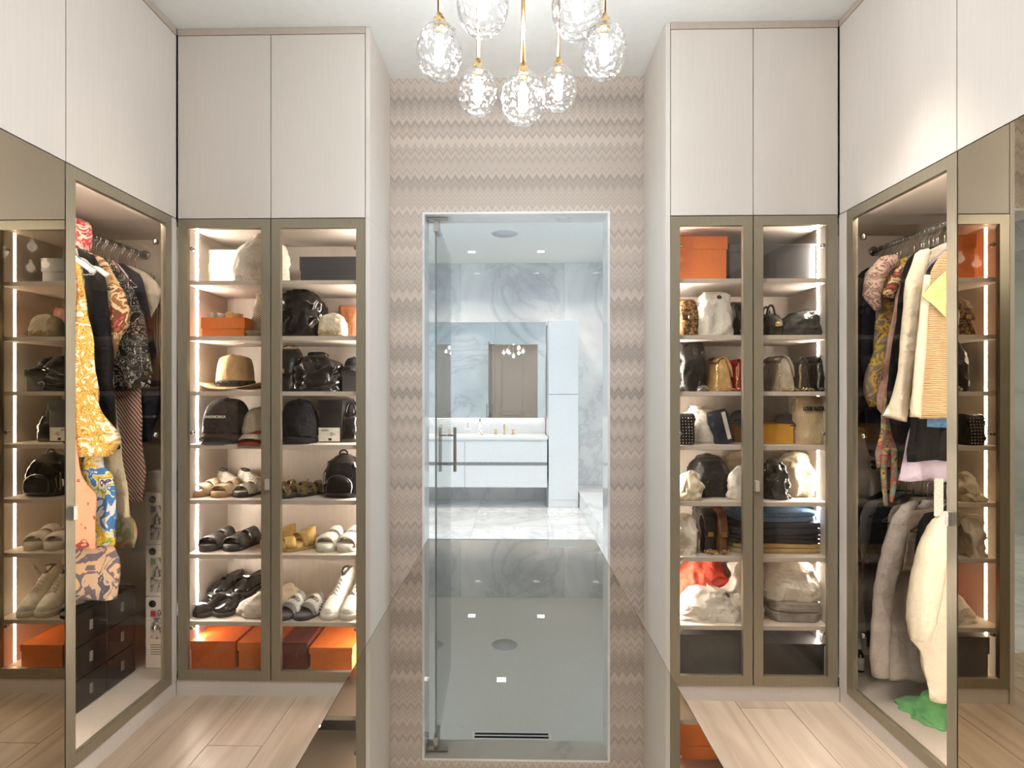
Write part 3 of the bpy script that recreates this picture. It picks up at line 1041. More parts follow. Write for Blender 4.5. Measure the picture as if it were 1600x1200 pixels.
def sandal(label, px, S, Yc, L, W, soleM, strapM, straps, rz=0.0, h=.03, group=None, name='slide_sandal', z=None, puff=0.0, heel=.012, rot=None):
    t = thing(name, label, 'sandal', (PX(px, Yc), Yc, SHZ[S] if z is None else z), rz, group, rot)
    s = sole_part(t, soleM, L, W, h, heel=heel)
    MB().loft([[(x * outline(L, W, k / 12) * .93, L / 2 - L * (k / 12) * .985 - .002, h + heel * max(0, .5 - k / 12) + zz) for x, zz in ((-1, -.004), (1, -.004), (.98, .002), (-.98, .002))] for k in range(13)]).build('footbed', strapM, t)
    for i, (a, b, hg, tw) in enumerate(straps):
        strap_part(t, strapM, L, W, h, a, b, hg, 'strap', .005, tw, puff)
    return t

def shoe(label, px, S, Yc, L, W, upM, soleM, prof, rz=0.0, h=.025, laces=None, name='sneaker', z=None, cat='shoe', group=None, rot=None, open_t=(.08, .42)):
    """prof: (t, height) of the upper from heel to toe"""
    t = thing(name, label, cat, (PX(px, Yc), Yc, SHZ[S] if z is None else z), rz, group, rot)
    sole_part(t, soleM, L, W, h, 'sole', 0, .004)
    def hgt(tt):
        for (a, b), (c, d) in zip(prof[:-1], prof[1:]):
            if a <= tt <= c:
                return b + (d - b) * (tt - a) / (c - a)
        return prof[-1][1]
    rings = []
    for i in range(25):
        tt = .015 + .97 * i / 24
        y, hw, hz = L / 2 - L * tt, outline(L, W, tt) * .98, hgt(tt)
        rg = []
        for k in range(13):
            a = PI * k / 12
            c, s = math.cos(a), math.sin(a)
            rg.append((hw * math.copysign(abs(c) ** .75, c) * (1 - .28 * max(0, s) * min(1, hz / .12)), y, h * .6 + hz * max(0, s) ** .62))
        rings.append(rg)
    MB().loft(rings).build('upper', upM, t)
    o0, o1 = open_t
    op = []
    for i in range(2):
        yc, zc = L / 2 - L * (o0 + o1) / 2, 0
        op.append([(outline(L, W, .2) * .55 * math.cos(a * PI / 8), yc + L * (o1 - o0) / 2 * math.sin(a * PI / 8), h * .6 + hgt(min(.99, (L / 2 - (yc + L * (o1 - o0) / 2 * math.sin(a * PI / 8))) / L)) + (.003 if i else -.004)) for a in range(16)])
    MB().loft(op).build('foot_opening', mat('opening_shade', (70, 62, 56), 0.9), t)  # dark disc on the closed upper, painted in for the shaded hollow
    if laces:
        mb = MB()
        for k in range(5):
            tt = o1 + .03 + k * .055
            hw, zz = outline(L, W, tt) * .42, h * .6 + hgt(tt) * .93
            dy = L * .045
            mb.tube([(-hw, L / 2 - L * tt, zz - .004), (0, L / 2 - L * tt - dy / 2, zz + .012), (hw, L / 2 - L * tt - dy, zz - .004)], .0032, 6)
            mb.tube([(hw, L / 2 - L * tt, zz - .004), (0, L / 2 - L * tt - dy / 2, zz + .014), (-hw, L / 2 - L * tt - dy, zz - .004)], .0032, 6)
        mb.build('laces', laces, t)
    return t

# ---- hats
def cap(label, px0, px1, ytop, S, Yc, m, brimM, z=None, text=None, h=None, seed=1.0, rz=0.0, tilt=0.0, name='baseball_cap', hcrown=None):
    cx, w, hh, zz = spot(px0, px1, ytop, S, Yc)
    hh = h or hh
    t = thing(name, label, 'cap', (cx, Yc, zz if z is None else z), rz)
    r = w / 2
    cr = []
    for i in range(13):
        a = PI / 2 * i / 12
        cr.append((hh * .16 + hh * .84 * math.sin(a), 0, 0, max(.004, r * .93 * math.cos(a) ** .62), max(.004, r * 1.02 * math.cos(a) ** .62), 2.2))
    soft(cr, 36, .004, 10, seed, 0, 2).build('crown', m, t)
    mb = MB()
    rings = []
    for j in range(9):
        u = -1 + 2 * j / 8
        x = r * .98 * u
        yb = -r * .55 * math.sqrt(max(0, 1 - u * u * .9))
        yf = yb - (.075 * math.sqrt(max(0, 1 - u ** 4)) + .004)
        zc = hh * .16 - (abs(u) ** 2) * hh * .13
        rings.append([(x, yb, zc + .012), (x, (yb + yf) / 2, zc + .006), (x, yf, zc - .012), (x, yf, zc - .016), (x, (yb + yf) / 2, zc + .001), (x, yb, zc + .007)])
    mb.loft(rings)
    mb.build('brim', brimM, t)
    soft([(hh, 0, 0, .007, .007, 2), (hh + .004, 0, 0, .004, .004, 2)], 10).build('top_button', m, t)
    if text:
        text_mesh('embroidered_text', text, .018, INKW, t, (0, -r * 1.0, hh * .56), (math.radians(74), 0, 0), .003, width=w * .42)
    return t

def fedora(label, px0, px1, ytop, S, Yc, m, bandM):
    cx, w, h, z = spot(px0, px1, ytop, S, Yc)
    t = thing('fedora_hat', label, 'hat', (cx, Yc, z))
    rb, rc = w / 2, w * .27
    lo, hi = [], []
    NS = 44
    for rr in (rc * .96, rc * 1.15, (rb + rc) / 2, rb * .95, rb):
        f = (rr - rc) / (rb - rc)
        ra, rbb = [], []
        for k in range(NS):
            a = 2 * PI * k / NS
            zz = .022 + .020 * f * math.cos(2 * a) + .010 * f
            ra.append((rr * math.cos(a), rr * .86 * math.sin(a), zz))
            rbb.append((rr * math.cos(a), rr * .86 * math.sin(a), zz - .004))
        hi.append(ra)
        lo.append(rbb)
    MB().loft(hi + lo[::-1], True, False, False).build('brim', m, t)
    cr = []
    for f, s in ((0, 1.0), (.15, 1.0), (.4, .97), (.65, .92), (.85, .83), (.95, .68), (1.0, .48), (.97, .2), (.955, .05)):
        rg = []
        for k in range(NS):
            a = 2 * PI * k / NS
            pinch = 1 - .16 * max(0, f - .4) * (math.exp(-((a - 1.5 * PI + .55) / .4) ** 2) + math.exp(-((a - 1.5 * PI - .55) / .4) ** 2))
            rg.append((rc * s * pinch * math.cos(a), rc * s * .9 * pinch * math.sin(a), .022 + (h - .024) * f - (.02 * (1 - s) * abs(math.cos(a)) if f > .9 else 0)))
        cr.append(rg)
    MB().loft(cr, True, False, True).build('crown', m, t)
    MB().loft([ring(0, 0, .024, rc * 1.02, rc * .92, 44), ring(0, 0, .028, rc * 1.045, rc * .945, 44), ring(0, 0, .05, rc * 1.04, rc * .94, 44), ring(0, 0, .053, rc * 1.0, rc * .905, 44)]).build('hat_band', bandM, t)
    mb = MB()
    for k in range(22):
        a = PI + PI * k / 21
        mb.lathe([(.0005, -.006), (.007, 0), (.0005, .006)], 6, (rc * 1.06 * math.cos(a), rc * .96 * math.sin(a), .038 + .004 * (k % 2)))
    mb.build('band_knots', bandM, t)
    return t

def crumple(name, label, cat, m, loc, w, d, h, seed, rz=0.0, n=22, fall=2.0, k=.12):
    """a heap of cloth: a closed mound with folds"""
    t = thing(name, label, cat, loc, rz)
    lv = []
    for i in range(11):
        f = i / 10
        s = max(.03, (1 - f ** fall) ** .5) if f < 1 else .03
        lv.append((h * f, 0, 0, w / 2 * s, d / 2 * s, 2.6))
    soft(lv, 72, h * k, 11, seed, h * .10, 4).build('cloth_heap', m, t)
    return t

# ------------------------------------------------------------------ left cabinet
# top shelf
gift_box('lower flat beige storage box on top shelf, partly behind white dust bag', 290, 372, 412, 0, 2.72, .16, BEIGEC, .35, name='storage_box')
cx, w, hh, z = spot(290, 372, 387, 0, 2.72)
t = gift_box('upper flat beige storage box stacked on the lower one, top shelf', 290, 370, 387, 0, 2.722, .155, BEIGEC, .35, h=.068, name='storage_box')
t.location.z = SHZ[0] + (PZ(330, 412, 2.72) - SHZ[0]) + .001
dust_bag('tall white drawstring dust bag on the top shelf of the hat cabinet', 361, 450, 368, 0, 2.66, .14, COTTON, 'sack', 2, (.02, 0))
gift_box('low black box alone at the right of the top shelf, hat cabinet', 468, 568, 401, 0, 2.70, .18, BLACKC, .45)
# second shelf
gift_box('flat orange lidded box lying under two coiled belts', 314, 382, 496, 1, 2.60, .24, ORANGE, .55)
zb = PZ(350, 496, 2.60)
for k, (px, mm, lab) in enumerate(((341, CHROME, 'silver-grey coiled belt on top of the flat orange box'), (366, TANL, 'beige coiled belt on top of the flat orange box'))):
    bt = thing('coiled_belt', lab, 'belt', (PX(px, 2.67), 2.67, zb + .001))
    mb = MB()
    pts = []
    rings = []
    for i in range(61):
        a = 2 * PI * i / 20
        r = .038 - .0085 * i / 20
        rings.append([(r * math.cos(a), r * math.sin(a), 0), ((r + .003) * math.cos(a), (r + .003) * math.sin(a), 0), ((r + .003) * math.cos(a), (r + .003) * math.sin(a), .026), (r * math.cos(a), r * math.sin(a), .026)])
    mb.loft(rings)
    mb.build('belt_band', GREIGEL if k == 0 else TANL, bt)
    bx('buckle', CHROME if k == 0 else GOLD, bt, -.018, .018, -.046, -.041, .001, .029, .001)
gift_box('small grey-beige box beside the flat orange box', 384, 412, 516, 1, 2.60, .12, mat('grey_beige_card', (150, 142, 122), .6), .4)
handbag('black and cream striped bag standing behind the cabinet door stile', 398, 436, 451, 1, 2.72, .10, STRIPE_BW, 'upright', False, 'front', None, 4, 0)
dust_bag('large black wrinkled patent leather bag beside the beige half-moon bag', 438, 506, 447, 1, 2.70, .2, PATENT, 'dome', 5, (0, 0), False, 'handbag', .016, 'leather_bag')
handbag('beige and black half-moon bag on the second shelf', 500, 540, 489, 1, 2.60, .10, CREAMC, 'dome', False, 'front', None, 6)
handbag('brown and black structured bag in the shelf corner, second shelf', 531, 562, 478, 1, 2.76, .10, BROWNL, 'tote', False, None, None, 7)
# third shelf
HATF = cloth('camel_felt', (198, 164, 118), .04)
fedora('wide camel felt fedora with dark braided band', 316, 420, 553, 2, 2.70, HATF, mat('dark_braid', (36, 30, 28), .8))
handbag('black slouchy bag with gold chain next to the fedora', 434, 471, 538, 2, 2.68, .18, BLK, 'upright', True, 'top', None, 8)
dust_bag('crumpled glossy black leather bag in the middle of the third shelf', 468, 538, 550, 2, 2.67, .2, PATENT, 'slump', 9, (-.03, 0), False, 'handbag', .022, 'leather_bag')
gift_box('dark grey box under a black cap, third shelf', 533, 565, 577, 2, 2.62, .2, GREYC, .3)
cap('small black cap lying on the dark grey box', 538, 568, 554, 2, 2.70, BLKCLOTH, BLKCLOTH, PZ(548, 577, 2.62) + .002, None, .06, 3)
# fourth shelf: caps
cap('lower black cap of the two nested by the light strip', 322, 392, 640, 3, 2.664, BLKCLOTH, mat('navy_brim', (40, 46, 66), .8), None, None, .10, 4)
cap('black baseball cap with white embroidered word, upper of two', 320, 392, 622, 3, 2.66, BLKCLOTH, BLKCLOTH, SHZ[3] + .018, 'BALENCIAGA', .195, 5)
cap('lower red-brimmed cap next to the black cap with lettering', 378, 432, 660, 3, 2.64, cloth('red_cap_cloth', (150, 66, 46)), cloth('red_cap_cloth', (150, 66, 46)), None, None, .09, 6)
cap('beige cap resting on the red-brimmed cap', 381, 432, 630, 3, 2.644, cloth('beige_cap_cloth', (206, 194, 176)), cloth('beige_cap_cloth', (206, 194, 176)), SHZ[3] + .02, None, .15, 7)
cap('black cap right of the door gap on the fourth shelf', 437, 499, 624, 3, 2.66, cloth('black_cap_cloth', (18, 19, 25)), cloth('black_cap_cloth', (18, 19, 25)), None, None, None, 8)
lb = gift_box('black shoe box with white barcode label, fourth shelf', 497, 535, 625, 3, 2.64, .2, BLACKC, .25)
cxb, wb_, hb_, zb_ = spot(497, 535, 625, 3, 2.64)
sticker = bx('barcode_label', mat('label_white', (232, 228, 216), .7), lb, -wb_ / 2 + .003, wb_ / 2 - .012, -.1025, -.1012, .006, .072)
mb = MB()
for k in range(9):
    mb.box(-wb_ / 2 + .016 + k * .004, -wb_ / 2 + .016 + k * .004 + (.0012 if k % 2 else .0022), -.1030, -.1024, .055, .064)
for r, ww in ((.045, .03), (.039, .05), (.033, .022)):
    mb.box(.0, ww * .55, -.1030, -.1024, r, r + .0025)
mb.box(-.008, .008, -.1030, -.1024, .010, .022)
mb.build('label_print', INK, sticker)
handbag('tall glossy black tote with long handles, fourth shelf right corner', 535, 566, 628, 3, 2.72, .16, PATENT, 'tote', False, None, True, 10)
# fifth shelf
BR = leather('beige_braid', (206, 178, 140), .6, .9, 90)
WR = leather('white_braid', (230, 220, 202), .55, .9, 80)
ST1 = [(.42, .60, .055, .02), (.68, .90, .042, -.03)]
for px, Yc, mm, so_, lab in ((333, 2.70, BR, SOLET, 'beige braided slide at the left of the fifth shelf'), (366, 2.69, BR, SOLET, 'brown-soled beige slide in the middle of the fifth shelf trio'), (399, 2.70, WR, SOLEB, 'cream slide with dark sole nearest the door stile, fifth shelf')):
    sandal(lab, px, 4, Yc, .24, .095, so_, mm, ST1, -.35, .026)
for px, lab in ((356, 'white braided heeled sandal behind the beige slides, left'), (392, 'white braided heeled sandal behind the beige slides, right')):
    shoe(lab, px, 4, 2.795, .19, .085, WR, SOLET, [(0, .09), (.3, .08), (.5, .07), (.8, .05), (1, .03)], 1.0, .03, None, 'heeled_sandal', None, 'sandal')
GBR = leather('bronze_chain_leather', (122, 98, 58), .35, .9, 70)
for px, Yc, lab in ((452, 2.72, 'brown and gold strappy sandal behind the door stile'), (470, 2.66, 'brown sandal with gold chain, dark sole, fifth shelf'), (494, 2.70, 'olive gold chain sandal next to the black backpack')):
    s_ = sandal(lab, px, 4, Yc, .24, .09, SOLEB, GBR, [(.40, .50, .05, .02), (.62, .70, .045, -.04), (.78, .88, .035, .03)], -.7, .02)
    chain(GOLD, [(-.04 + .008 * k, -.02 - .006 * k, .07 - .002 * k) for k in range(11)], .006, .0016).build('chain_trim', GOLD, s_)
bp_ = dust_bag('glossy black backpack with silver trim, fifth shelf right', 508, 566, 708, 4, 2.66, .16, PATENT, 'dome', 11, (0, 0), False, 'backpack', .006, 'backpack')
cxp, wp, hp, zp = spot(508, 566, 708, 4, 2.66)
soft_part('front_pocket', PATENT, bp_, wp * .7, .05, hp * .45, 'dome', .003, 14, 3, 3, off=(0, -.075), z0=.02)
MB().tube([(.02 * math.cos(a * PI / 8), 0, hp * .97 + .022 * math.sin(a * PI / 8)) for a in range(9)], .004, 8).build('top_handle', PATENT, bp_)
chain(CHROME, [(-wp * .46, -.045, .03 + .010 * k) for k in range(9)], .006, .0016).build('chain_trim', CHROME, bp_)
# sixth shelf
for px, rz, lab in ((350, -.30, 'left black leather two-strap slide'), (388, -.38, 'right black leather two-strap slide')):
    sandal(lab + ', sixth shelf', px, 5, 2.695, .26, .105, SOLEB, leather('matt_black_leather', (46, 44, 45), .4), [(.36, .56, .066, .0), (.64, .90, .05, -.04)], rz, .028)
YT = leather('mustard_leather', (198, 164, 96), .5, .5)
for px, Yc, lab in ((449, 2.71, 'left mustard crossed-strap slide, mostly behind the door stile'), (480, 2.66, 'right mustard crossed-strap slide beside white slides')):
    sandal(lab, px, 5, Yc, .25, .105, mat('mustard_sole', (206, 176, 116), .6), YT, [(.34, .52, .075, .05), (.50, .68, .062, -.06), (.74, .92, .04, .02)], -.95, .034)
for px, lab in ((522, 'left white padded slide on the sixth shelf'), (553, 'right white padded slide on the sixth shelf')):
    sandal(lab, px, 5, 2.69, .25, .10, SOLEW, LWHITE, [(.34, .56, .070, 0), (.62, .90, .052, 0)], -.12, .036, puff=.006)
# seventh shelf
LOAF = [(0, .062), (.12, .06), (.3, .05), (.45, .066), (.6, .06), (.8, .046), (1, .02)]
for px, Yc, z, rz, lab in ((338, 2.665, None, -.55, 'front left black loafer on the seventh shelf'), (368, 2.67, None, -.5, 'front right black loafer on the seventh shelf'),
                           (356, 2.79, SHZ[6] + .054, -.25, 'black loafer raised behind, left one'), (392, 2.79, SHZ[6] + .054, -.25, 'black loafer raised behind, right one')):
    s_ = shoe(lab, px, 6, Yc, .21, .10, PATENT, SOLEB, LOAF, rz, .022, None, 'loafer', z)
    bx('buckle', CHROME, s_, -.018, .018, -.035, -.022, .078, .084, .001)
rk = thing('shoe_riser', 'low clear shelf riser under the rear black loafers', 'shoe rack', (PX(375, 2.80), 2.80, SHZ[6]))
bx('riser_top', PANE, rk, -.13, .13, -.09, .09, .049, .053)
for xx in (-.128, .124):
    bx('riser_leg', PANE, rk, xx, xx + .004, -.09, .09, 0, .049)
dust_bag('white cloth shoe bag in front of the black loafers', 374, 436, 925, 6, 2.62, .12, COTTON, 'slump', 13, (.03, 0), False, 'bag', .014, 'shoe_bag')
dust_bag('cream cloth shoe bag behind the lettered slides', 434, 468, 912, 6, 2.76, .12, CREAMC, 'slump', 14, (0, 0), False, 'bag', .012, 'shoe_bag')
EMB = pat('navy_white_embroidery', [(0, (60, 62, 70)), (.5, (196, 194, 190))], 'wave', 120, 3)
for px, lab in ((466, 'left slide with lettered band on the seventh shelf'), (495, 'right slide with lettered band on the seventh shelf')):
    s_ = sandal(lab, px, 6, 2.655, .25, .10, SOLEB, mat('charcoal_footbed', (88, 88, 92), .6), [(.42, .76, .072, 0)], -.50, .022)
    for q in list(s_.children):
        if q.name.startswith('strap'):
            bpy.data.objects.remove(q)
    strap_part(s_, EMB, .25, .10, .022, .42, .78, .078, 'strap', .005, slope=1.6)
    strap_part(s_, mat('white_band', (214, 212, 206), .8), .25, .10, .022, .50, .70, .0725, 'lettered_band', .0045, slope=1.75)
    bt_ = text_mesh('band_text', 'CHRISTIAN DIOR', .026, INK, s_, (0, 0, 0), (0, 0, 0), .0006, width=.070)
    for v_ in bt_.data.vertices:
        x_, y_, z_ = v_.co
        tt_ = .60 - y_ / .25
        hw_ = outline(.25, .10, tt_) + .0065
        c_ = max(-.98, min(.98, x_ / hw_))
        v_.co = (x_, .125 - .25 * tt_, .0121 + (.0725 * (1 - 1.75 * (tt_ - .5)) + .0056 + z_) * (1 - c_ * c_) ** .375)
for px, lab in ((538, 'left white high-top sneaker on the seventh shelf'), (566, 'right white high-top sneaker against the cabinet side')):
    shoe(lab, px - 6, 6, 2.68, .27, .098, LWHITE, SOLEW, [(0, .15), (.12, .165), (.3, .17), (.42, .14), (.6, .095), (.8, .062), (1, .03)], -.2, .03, INKW, 'high_top_sneaker')
shoe('white low sneaker at the far left of the seventh shelf', 300, 6, 2.70, .24, .09, LWHITE, SOLEW, [(0, .08), (.3, .085), (.45, .08), (.7, .055), (1, .03)], -.3, .026, INKW, 'low_sneaker')
# bottom
gift_box('left deep orange lidded box on the cabinet floor', 297, 367, 1002, 7, 2.566, .26, ORANGE2, .3)
gift_box('second orange lidded box, half behind the door stile', 371, 436, 1004, 7, 2.566, .26, ORANGE, .3)
mbx = gift_box('dark maroon lidded box between the orange boxes', 440, 480, 1004, 7, 2.566, .27, MAROON, .3)
text_mesh('box_script', 'f', .04, mat('maroon_ink', (140, 70, 62), .5), mbx, (.01, -.1355, .07), (PI / 2, 0, 0), .0003)
gift_box('bright orange lidded box at the right of the cabinet floor', 483, 551, 1012, 7, 2.566, .25, ORANGE, .28)

# ------------------------------------------------------------------ right cabinet
gift_box('tall orange lidded box on the top shelf of the handbag cabinet', 1052, 1137, 369, 0, 2.62, .24, ORANGE, .28)
gift_box('dark grey box squeezed beside the tall orange box', 1139, 1178, 381, 0, 2.66, .2, GREYC, .2)
gift_box('black box on the top shelf under the right door', 1190, 1281, 381, 0, 2.64, .2, BLACKC, .06)
handbag('brown monogram print bag at left of second shelf', 1056, 1086, 470, 1, 2.66, .16, PRINTB, 'upright', True, None, None, 21)
dust_bag('upright cream dust bag with dark eyelet on the second shelf', 1088, 1140, 457, 1, 2.63, .16, COTTON, 'upright', 22, (.01, 0), False)
MB().lathe([(.0005, 0), (.011, 0), (.011, .003), (.0005, .003)], 16).build('eyelet', INK, [o for o in bpy.data.objects if o.name.startswith('dust_bag') and 'eyelet' in o.get('label', '')][0], loc=(.016, -.036, .182), rot=(math.radians(62), 0, 0))
handbag('narrow black glossy bag right of the cream dust bag', 1141, 1160, 474, 1, 2.66, .2, PATENT, 'upright', True, 'front', None, 23)
handbag('brown bag just behind the middle stile, second shelf', 1161, 1182, 482, 1, 2.68, .18, BROWNL, 'upright', True, None, None, 24)
handbag('black bag with top handle at the centre stile, second shelf', 1189, 1213, 478, 1, 2.70, .18, BLK, 'upright', True, None, True, 25)
dust_bag('wide black quilted clutch slouching under the light strip', 1214, 1278, 483, 1, 2.68, .18, BLKQ, 'slump', 26, (.04, 0), False, 'handbag', .012, 'clutch_bag')
dust_bag('black crumpled bag at the left of the third shelf', 1054, 1095, 534, 2, 2.70, .2, BLKQ, 'tote', 27, (0, 0), False, 'handbag', .016, 'leather_bag')
def sidebag(lab, p0, p1, yt, m, Yc=2.68, dep=.22, strap='front', seed=1, S=2):
    return handbag(lab, p0, p1, yt, S, Yc, dep, m, 'upright', True, None, None, seed, PI / 2)
def loop_gusset(t, m, wpx, h):
    MB().tube([(-.115, .02 * math.cos(a * PI / 8) * 1.0, h * .80 + .05 * math.sin(a * PI / 8) * .8) for a in range(9)], .004, 6).build('gusset_fold', m, t)
for lab, p0, p1, yt, m, sd in (('tan flap bag with gold chain, seen from its side', 1105, 1134, 560, TANL, 31), ('red flap bag next to the tan one', 1135, 1152, 564, REDL, 32), ('small black flap bag right of the red one', 1153, 1176, 567, BLK, 33),
                               ('greige flap bag seen from its side, right door', 1198, 1227, 558, GREIGEL, 34), ('dark flap bag between the greige bag and chain bag', 1229, 1250, 561, BLKQ, 35), ('shiny black flap bag with silver chain by the light strip', 1256, 1284, 558, PATENT, 36)):
    t = sidebag(lab, p0, p1, yt, m, seed=sd)
    _, wv, hv, _ = spot(p0, p1, yt, 2, 2.68)
    mt = CHROME if m is PATENT else GOLD
    chain(mt, [(-.125, -wv * .45 + wv * .15 * k, .008 + .006 * (k % 2)) for k in range(7)] , .006, .0016).build('chain_strap', mt, t)
    chain(mt, [(-.122, wv * .5 - .002 + .002 * math.sin(k), hv * .75 - k * hv * .07) for k in range(10)], .006, .0016).build('chain_strap', mt, t)
br = thing('gold_brooch_bag', 'small gold-trimmed pouch lying before the black crumpled bag', 'pouch', (PX(1098, 2.59), 2.59, SHZ[2]))
soft_part('pouch_body', GREYC, br, .055, .04, .03, 'slump', .003, 20, 3)
chain(GOLD, [(-.02 + .005 * k, -.022, .01 + .012 * math.sin(k * .4)) for k in range(9)], .005, .0014).build('chain_trim', GOLD, br)
# fourth
handbag('black studded bag at the left of the fourth shelf', 1054, 1084, 646, 3, 2.60, .10, BLK, 'tote', False, None, None, 41, 0, CHROME, True)
dust_bag('white gathered dust bag behind the studded bag', 1064, 1132, 634, 3, 2.72, .15, COTTON, 'sack', 42, (-.015, 0))
cl = handbag('navy and cream clutch leaning against the white dust bag', 1116, 1146, 640, 3, 2.63, .06, NAVY, 'tote', False, None, None, 43)
cl.rotation_euler = (0, math.radians(-14), 0)
bx('cream_stripe', COTTON, cl, .012, .03, -.034, -.0295, .02, .15, .001)
gift_box('brown box behind the middle stile, fourth shelf', 1147, 1184, 664, 3, 2.70, .16, mat('brown_card', (140, 96, 52), .6), .3)
cap('navy cap on the brown box', 1140, 1186, 640, 3, 2.77, NAVY, NAVY, PZ(1166, 664, 2.70) + .002, None, .07, 9)
gift_box('yellow box on the fourth shelf, right door', 1190, 1242, 663, 3, 2.62, .2, YELLOW, .04)
cap('dark cap lying on the yellow box', 1212, 1244, 649, 3, 2.72, DARKGREY, DARKGREY, PZ(1216, 663, 2.62) + .002, None, .045, 10)
lv = dust_bag('tan flannel dust bag with dark printed lettering', 1240, 1290, 619, 3, 2.64, .13, TANC, 'tote', 44, (0, 0), False, wr=.005)
text_mesh('printed_name', 'LOUIS VUITTON', .03, INK, lv, (-.006, -.0655, .166), (math.radians(79), 0, 0), .004, width=.112)
# fifth
dust_bag('beige cloth bag slumped at the left of the fifth shelf', 1056, 1096, 735, 4, 2.59, .1, CREAMC, 'slump', 51, (.01, 0), False, wr=.014)
dust_bag('round black quilted leather bag, fifth shelf', 1076, 1136, 708, 4, 2.73, .2, BLKQ, 'dome', 52, (0, 0), False, 'handbag', .007, 'round_bag')
dust_bag('tall beige dust bag behind the middle stile', 1124, 1186, 705, 4, 2.76, .18, CREAMC, 'dome', 53, (0, 0), False, wr=.014)
dust_bag('small cream dust bag leaning in front of the tall beige one', 1140, 1180, 728, 4, 2.61, .08, COTTON, 'upright', 54, (0, 0), False, wr=.012)
dust_bag('black glossy bag beside the round cream dust bag', 1190, 1226, 716, 4, 2.66, .16, PATENT, 'slump', 55, (0, 0), False, 'handbag', .014, 'leather_bag')
dust_bag('large rounded cream dust bag by the light strip, fifth shelf', 1212, 1276, 706, 4, 2.74, .2, CREAMC, 'dome', 56, (0, 0), False, wr=.012)
# sixth
dust_bag('white cloth bag with crumpled base at left, sixth shelf', 1054, 1086, 802, 5, 2.60, .1, COTTON, 'upright', 61, (-.01, 0), False, wr=.014)
handbag('black glossy bag with gold hardware, sixth shelf', 1087, 1109, 792, 5, 2.68, .2, PATENT, 'tote', True, 'front', None, 62)
handbag('brown leather bag beside the dark jeans', 1110, 1127, 793, 5, 2.68, .2, BROWNL, 'tote', True, 'front', None, 63)
DEN_D = mat('dark_denim', (40, 46, 60), .85, 0, .16, (60, 60, 200), .3, 400)
DEN_B = mat('blue_denim', (92, 132, 172), .85, 0, .16, (60, 60, 200), .3, 400)
DEN_K = mat('black_denim', (30, 30, 34), .85, 0, .16, (60, 60, 200), .3, 400)
KHAKI = cloth('khaki_cloth', (196, 166, 112), .06)
zs = SHZ[5]
for p0, p1, m, h, lab, sd in ((1130, 1290, KHAKI, .045, 'khaki folded trousers at the bottom of the jeans pile', 1), (1132, 1284, DEN_K, .04, 'black folded jeans directly above the khaki trousers', 2), (1134, 1280, DEN_D, .06, 'dark blue folded jeans in the middle of the pile', 3), (1140, 1262, DEN_B, .05, 'light blue folded jeans on top of the pile', 4)):
    folded(lab, p0, p1, 0, 5, 2.70, .2, m, zs, h - .003, 2, sd)
    zs += h
# seventh
SHEER = cloth('coral_sheer', (226, 92, 72), .14)
crumple('cloth_bundle', 'big cream crumpled dust bag under the coral one, seventh shelf', 'bag', COTTON, (PX(1104, 2.65), 2.65, SHZ[6]), PX(1158, 2.65) - PX(1058, 2.65), .19, .15, 71, fall=1.3)
cr_ = crumple('cloth_bundle', 'coral red sheer bag heaped over the cream dust bag', 'bag', SHEER, (PX(1100, 2.74), 2.76, SHZ[6] + .02), PX(1150, 2.72) - PX(1058, 2.72), .2, .27, 72, fall=1.1)
crumple('cloth_bundle', 'white ruffled cloth right of the coral bag', 'clothing', COTTON, (PX(1156, 2.69), 2.69, SHZ[6]), .15, .16, .25, 73, fall=2.2)
GREYF = cloth('grey_jersey', (150, 142, 134), .08)
folded('grey folded tops under the white linens', 1190, 1268, 0, 6, 2.68, .22, GREYF, None, .085, 2, 74, 'jersey_pile', wr=.009)
crumple('cloth_bundle', 'pile of white folded linens by the light strip, seventh shelf', 'linens', COTTON, (PX(1236, 2.70), 2.70, SHZ[6] + .087), PX(1290, 2.70) - PX(1190, 2.70), .22, .18, 75, fall=2.0)
# bottom
gift_box('grey storage box on the floor of the handbag cabinet', 1052, 1176, 992, 7, 2.566, .26, GREYC, .42, name='storage_box')
gift_box('black storage box on the floor under the right door', 1186, 1290, 1006, 7, 2.566, .26, BLACKC, .06, name='storage_box')
# ================================================================== hanging clothes
RODL, RODR = XL - 0.318, XR + 0.318
HGROUP = {}

def make_hanger(name, m, r, wide=0.175):
    t = thing(name, 'x', 'hanger')
    pts = [(0, 0, -.10), (0, 0, -.035)]
    pts += [(.018 * math.sin(a) if False else .0165 * math.sin(a * PI / 8), 0, .0 - .0165 * math.cos(a * PI / 8)) for a in range(0, 13)]
    MB().tube([(0, 0, -.10), (0, 0, -.03), (.016, 0, -.012), (.0185, 0, .004), (.012, 0, .0155), (0, 0, .0185), (-.012, 0, .0155), (-.0185, 0, .004), (-.018, 0, -.008)], .0018, 6).build('hook', CHROME, t)
    MB().tube([(-wide, 0, -.20), (-wide * .6, 0, -.155), (-.03, 0, -.108), (0, 0, -.098), (.03, 0, -.108), (wide * .6, 0, -.155), (wide, 0, -.20)], r, 8).build('shoulder_bar', m, t)
    if r < .01:
        MB().tube([(-wide * .98, 0, -.201), (0, 0, -.204), (wide * .98, 0, -.201)], r * .7, 6).build('lower_bar', m, t)
    return t

proto = {}
def hanger(kind, x, y, z, label, group):
    spec = {'chrome': (CHROME, .0022), 'white': (mat('white_hanger', (236, 234, 230), .4), .011), 'velvet': (mat('velvet_hanger', (60, 54, 50), .9), .004)}[kind]
    if kind not in proto:
        o = proto[kind] = make_hanger('clothes_hanger', *spec, wide=.125 if kind == 'chrome' else .165)
    else:
        o = copy_tree(proto[kind])
    o.location = (x, y, z)
    o['label'] = label
    o['group'] = group
    return o

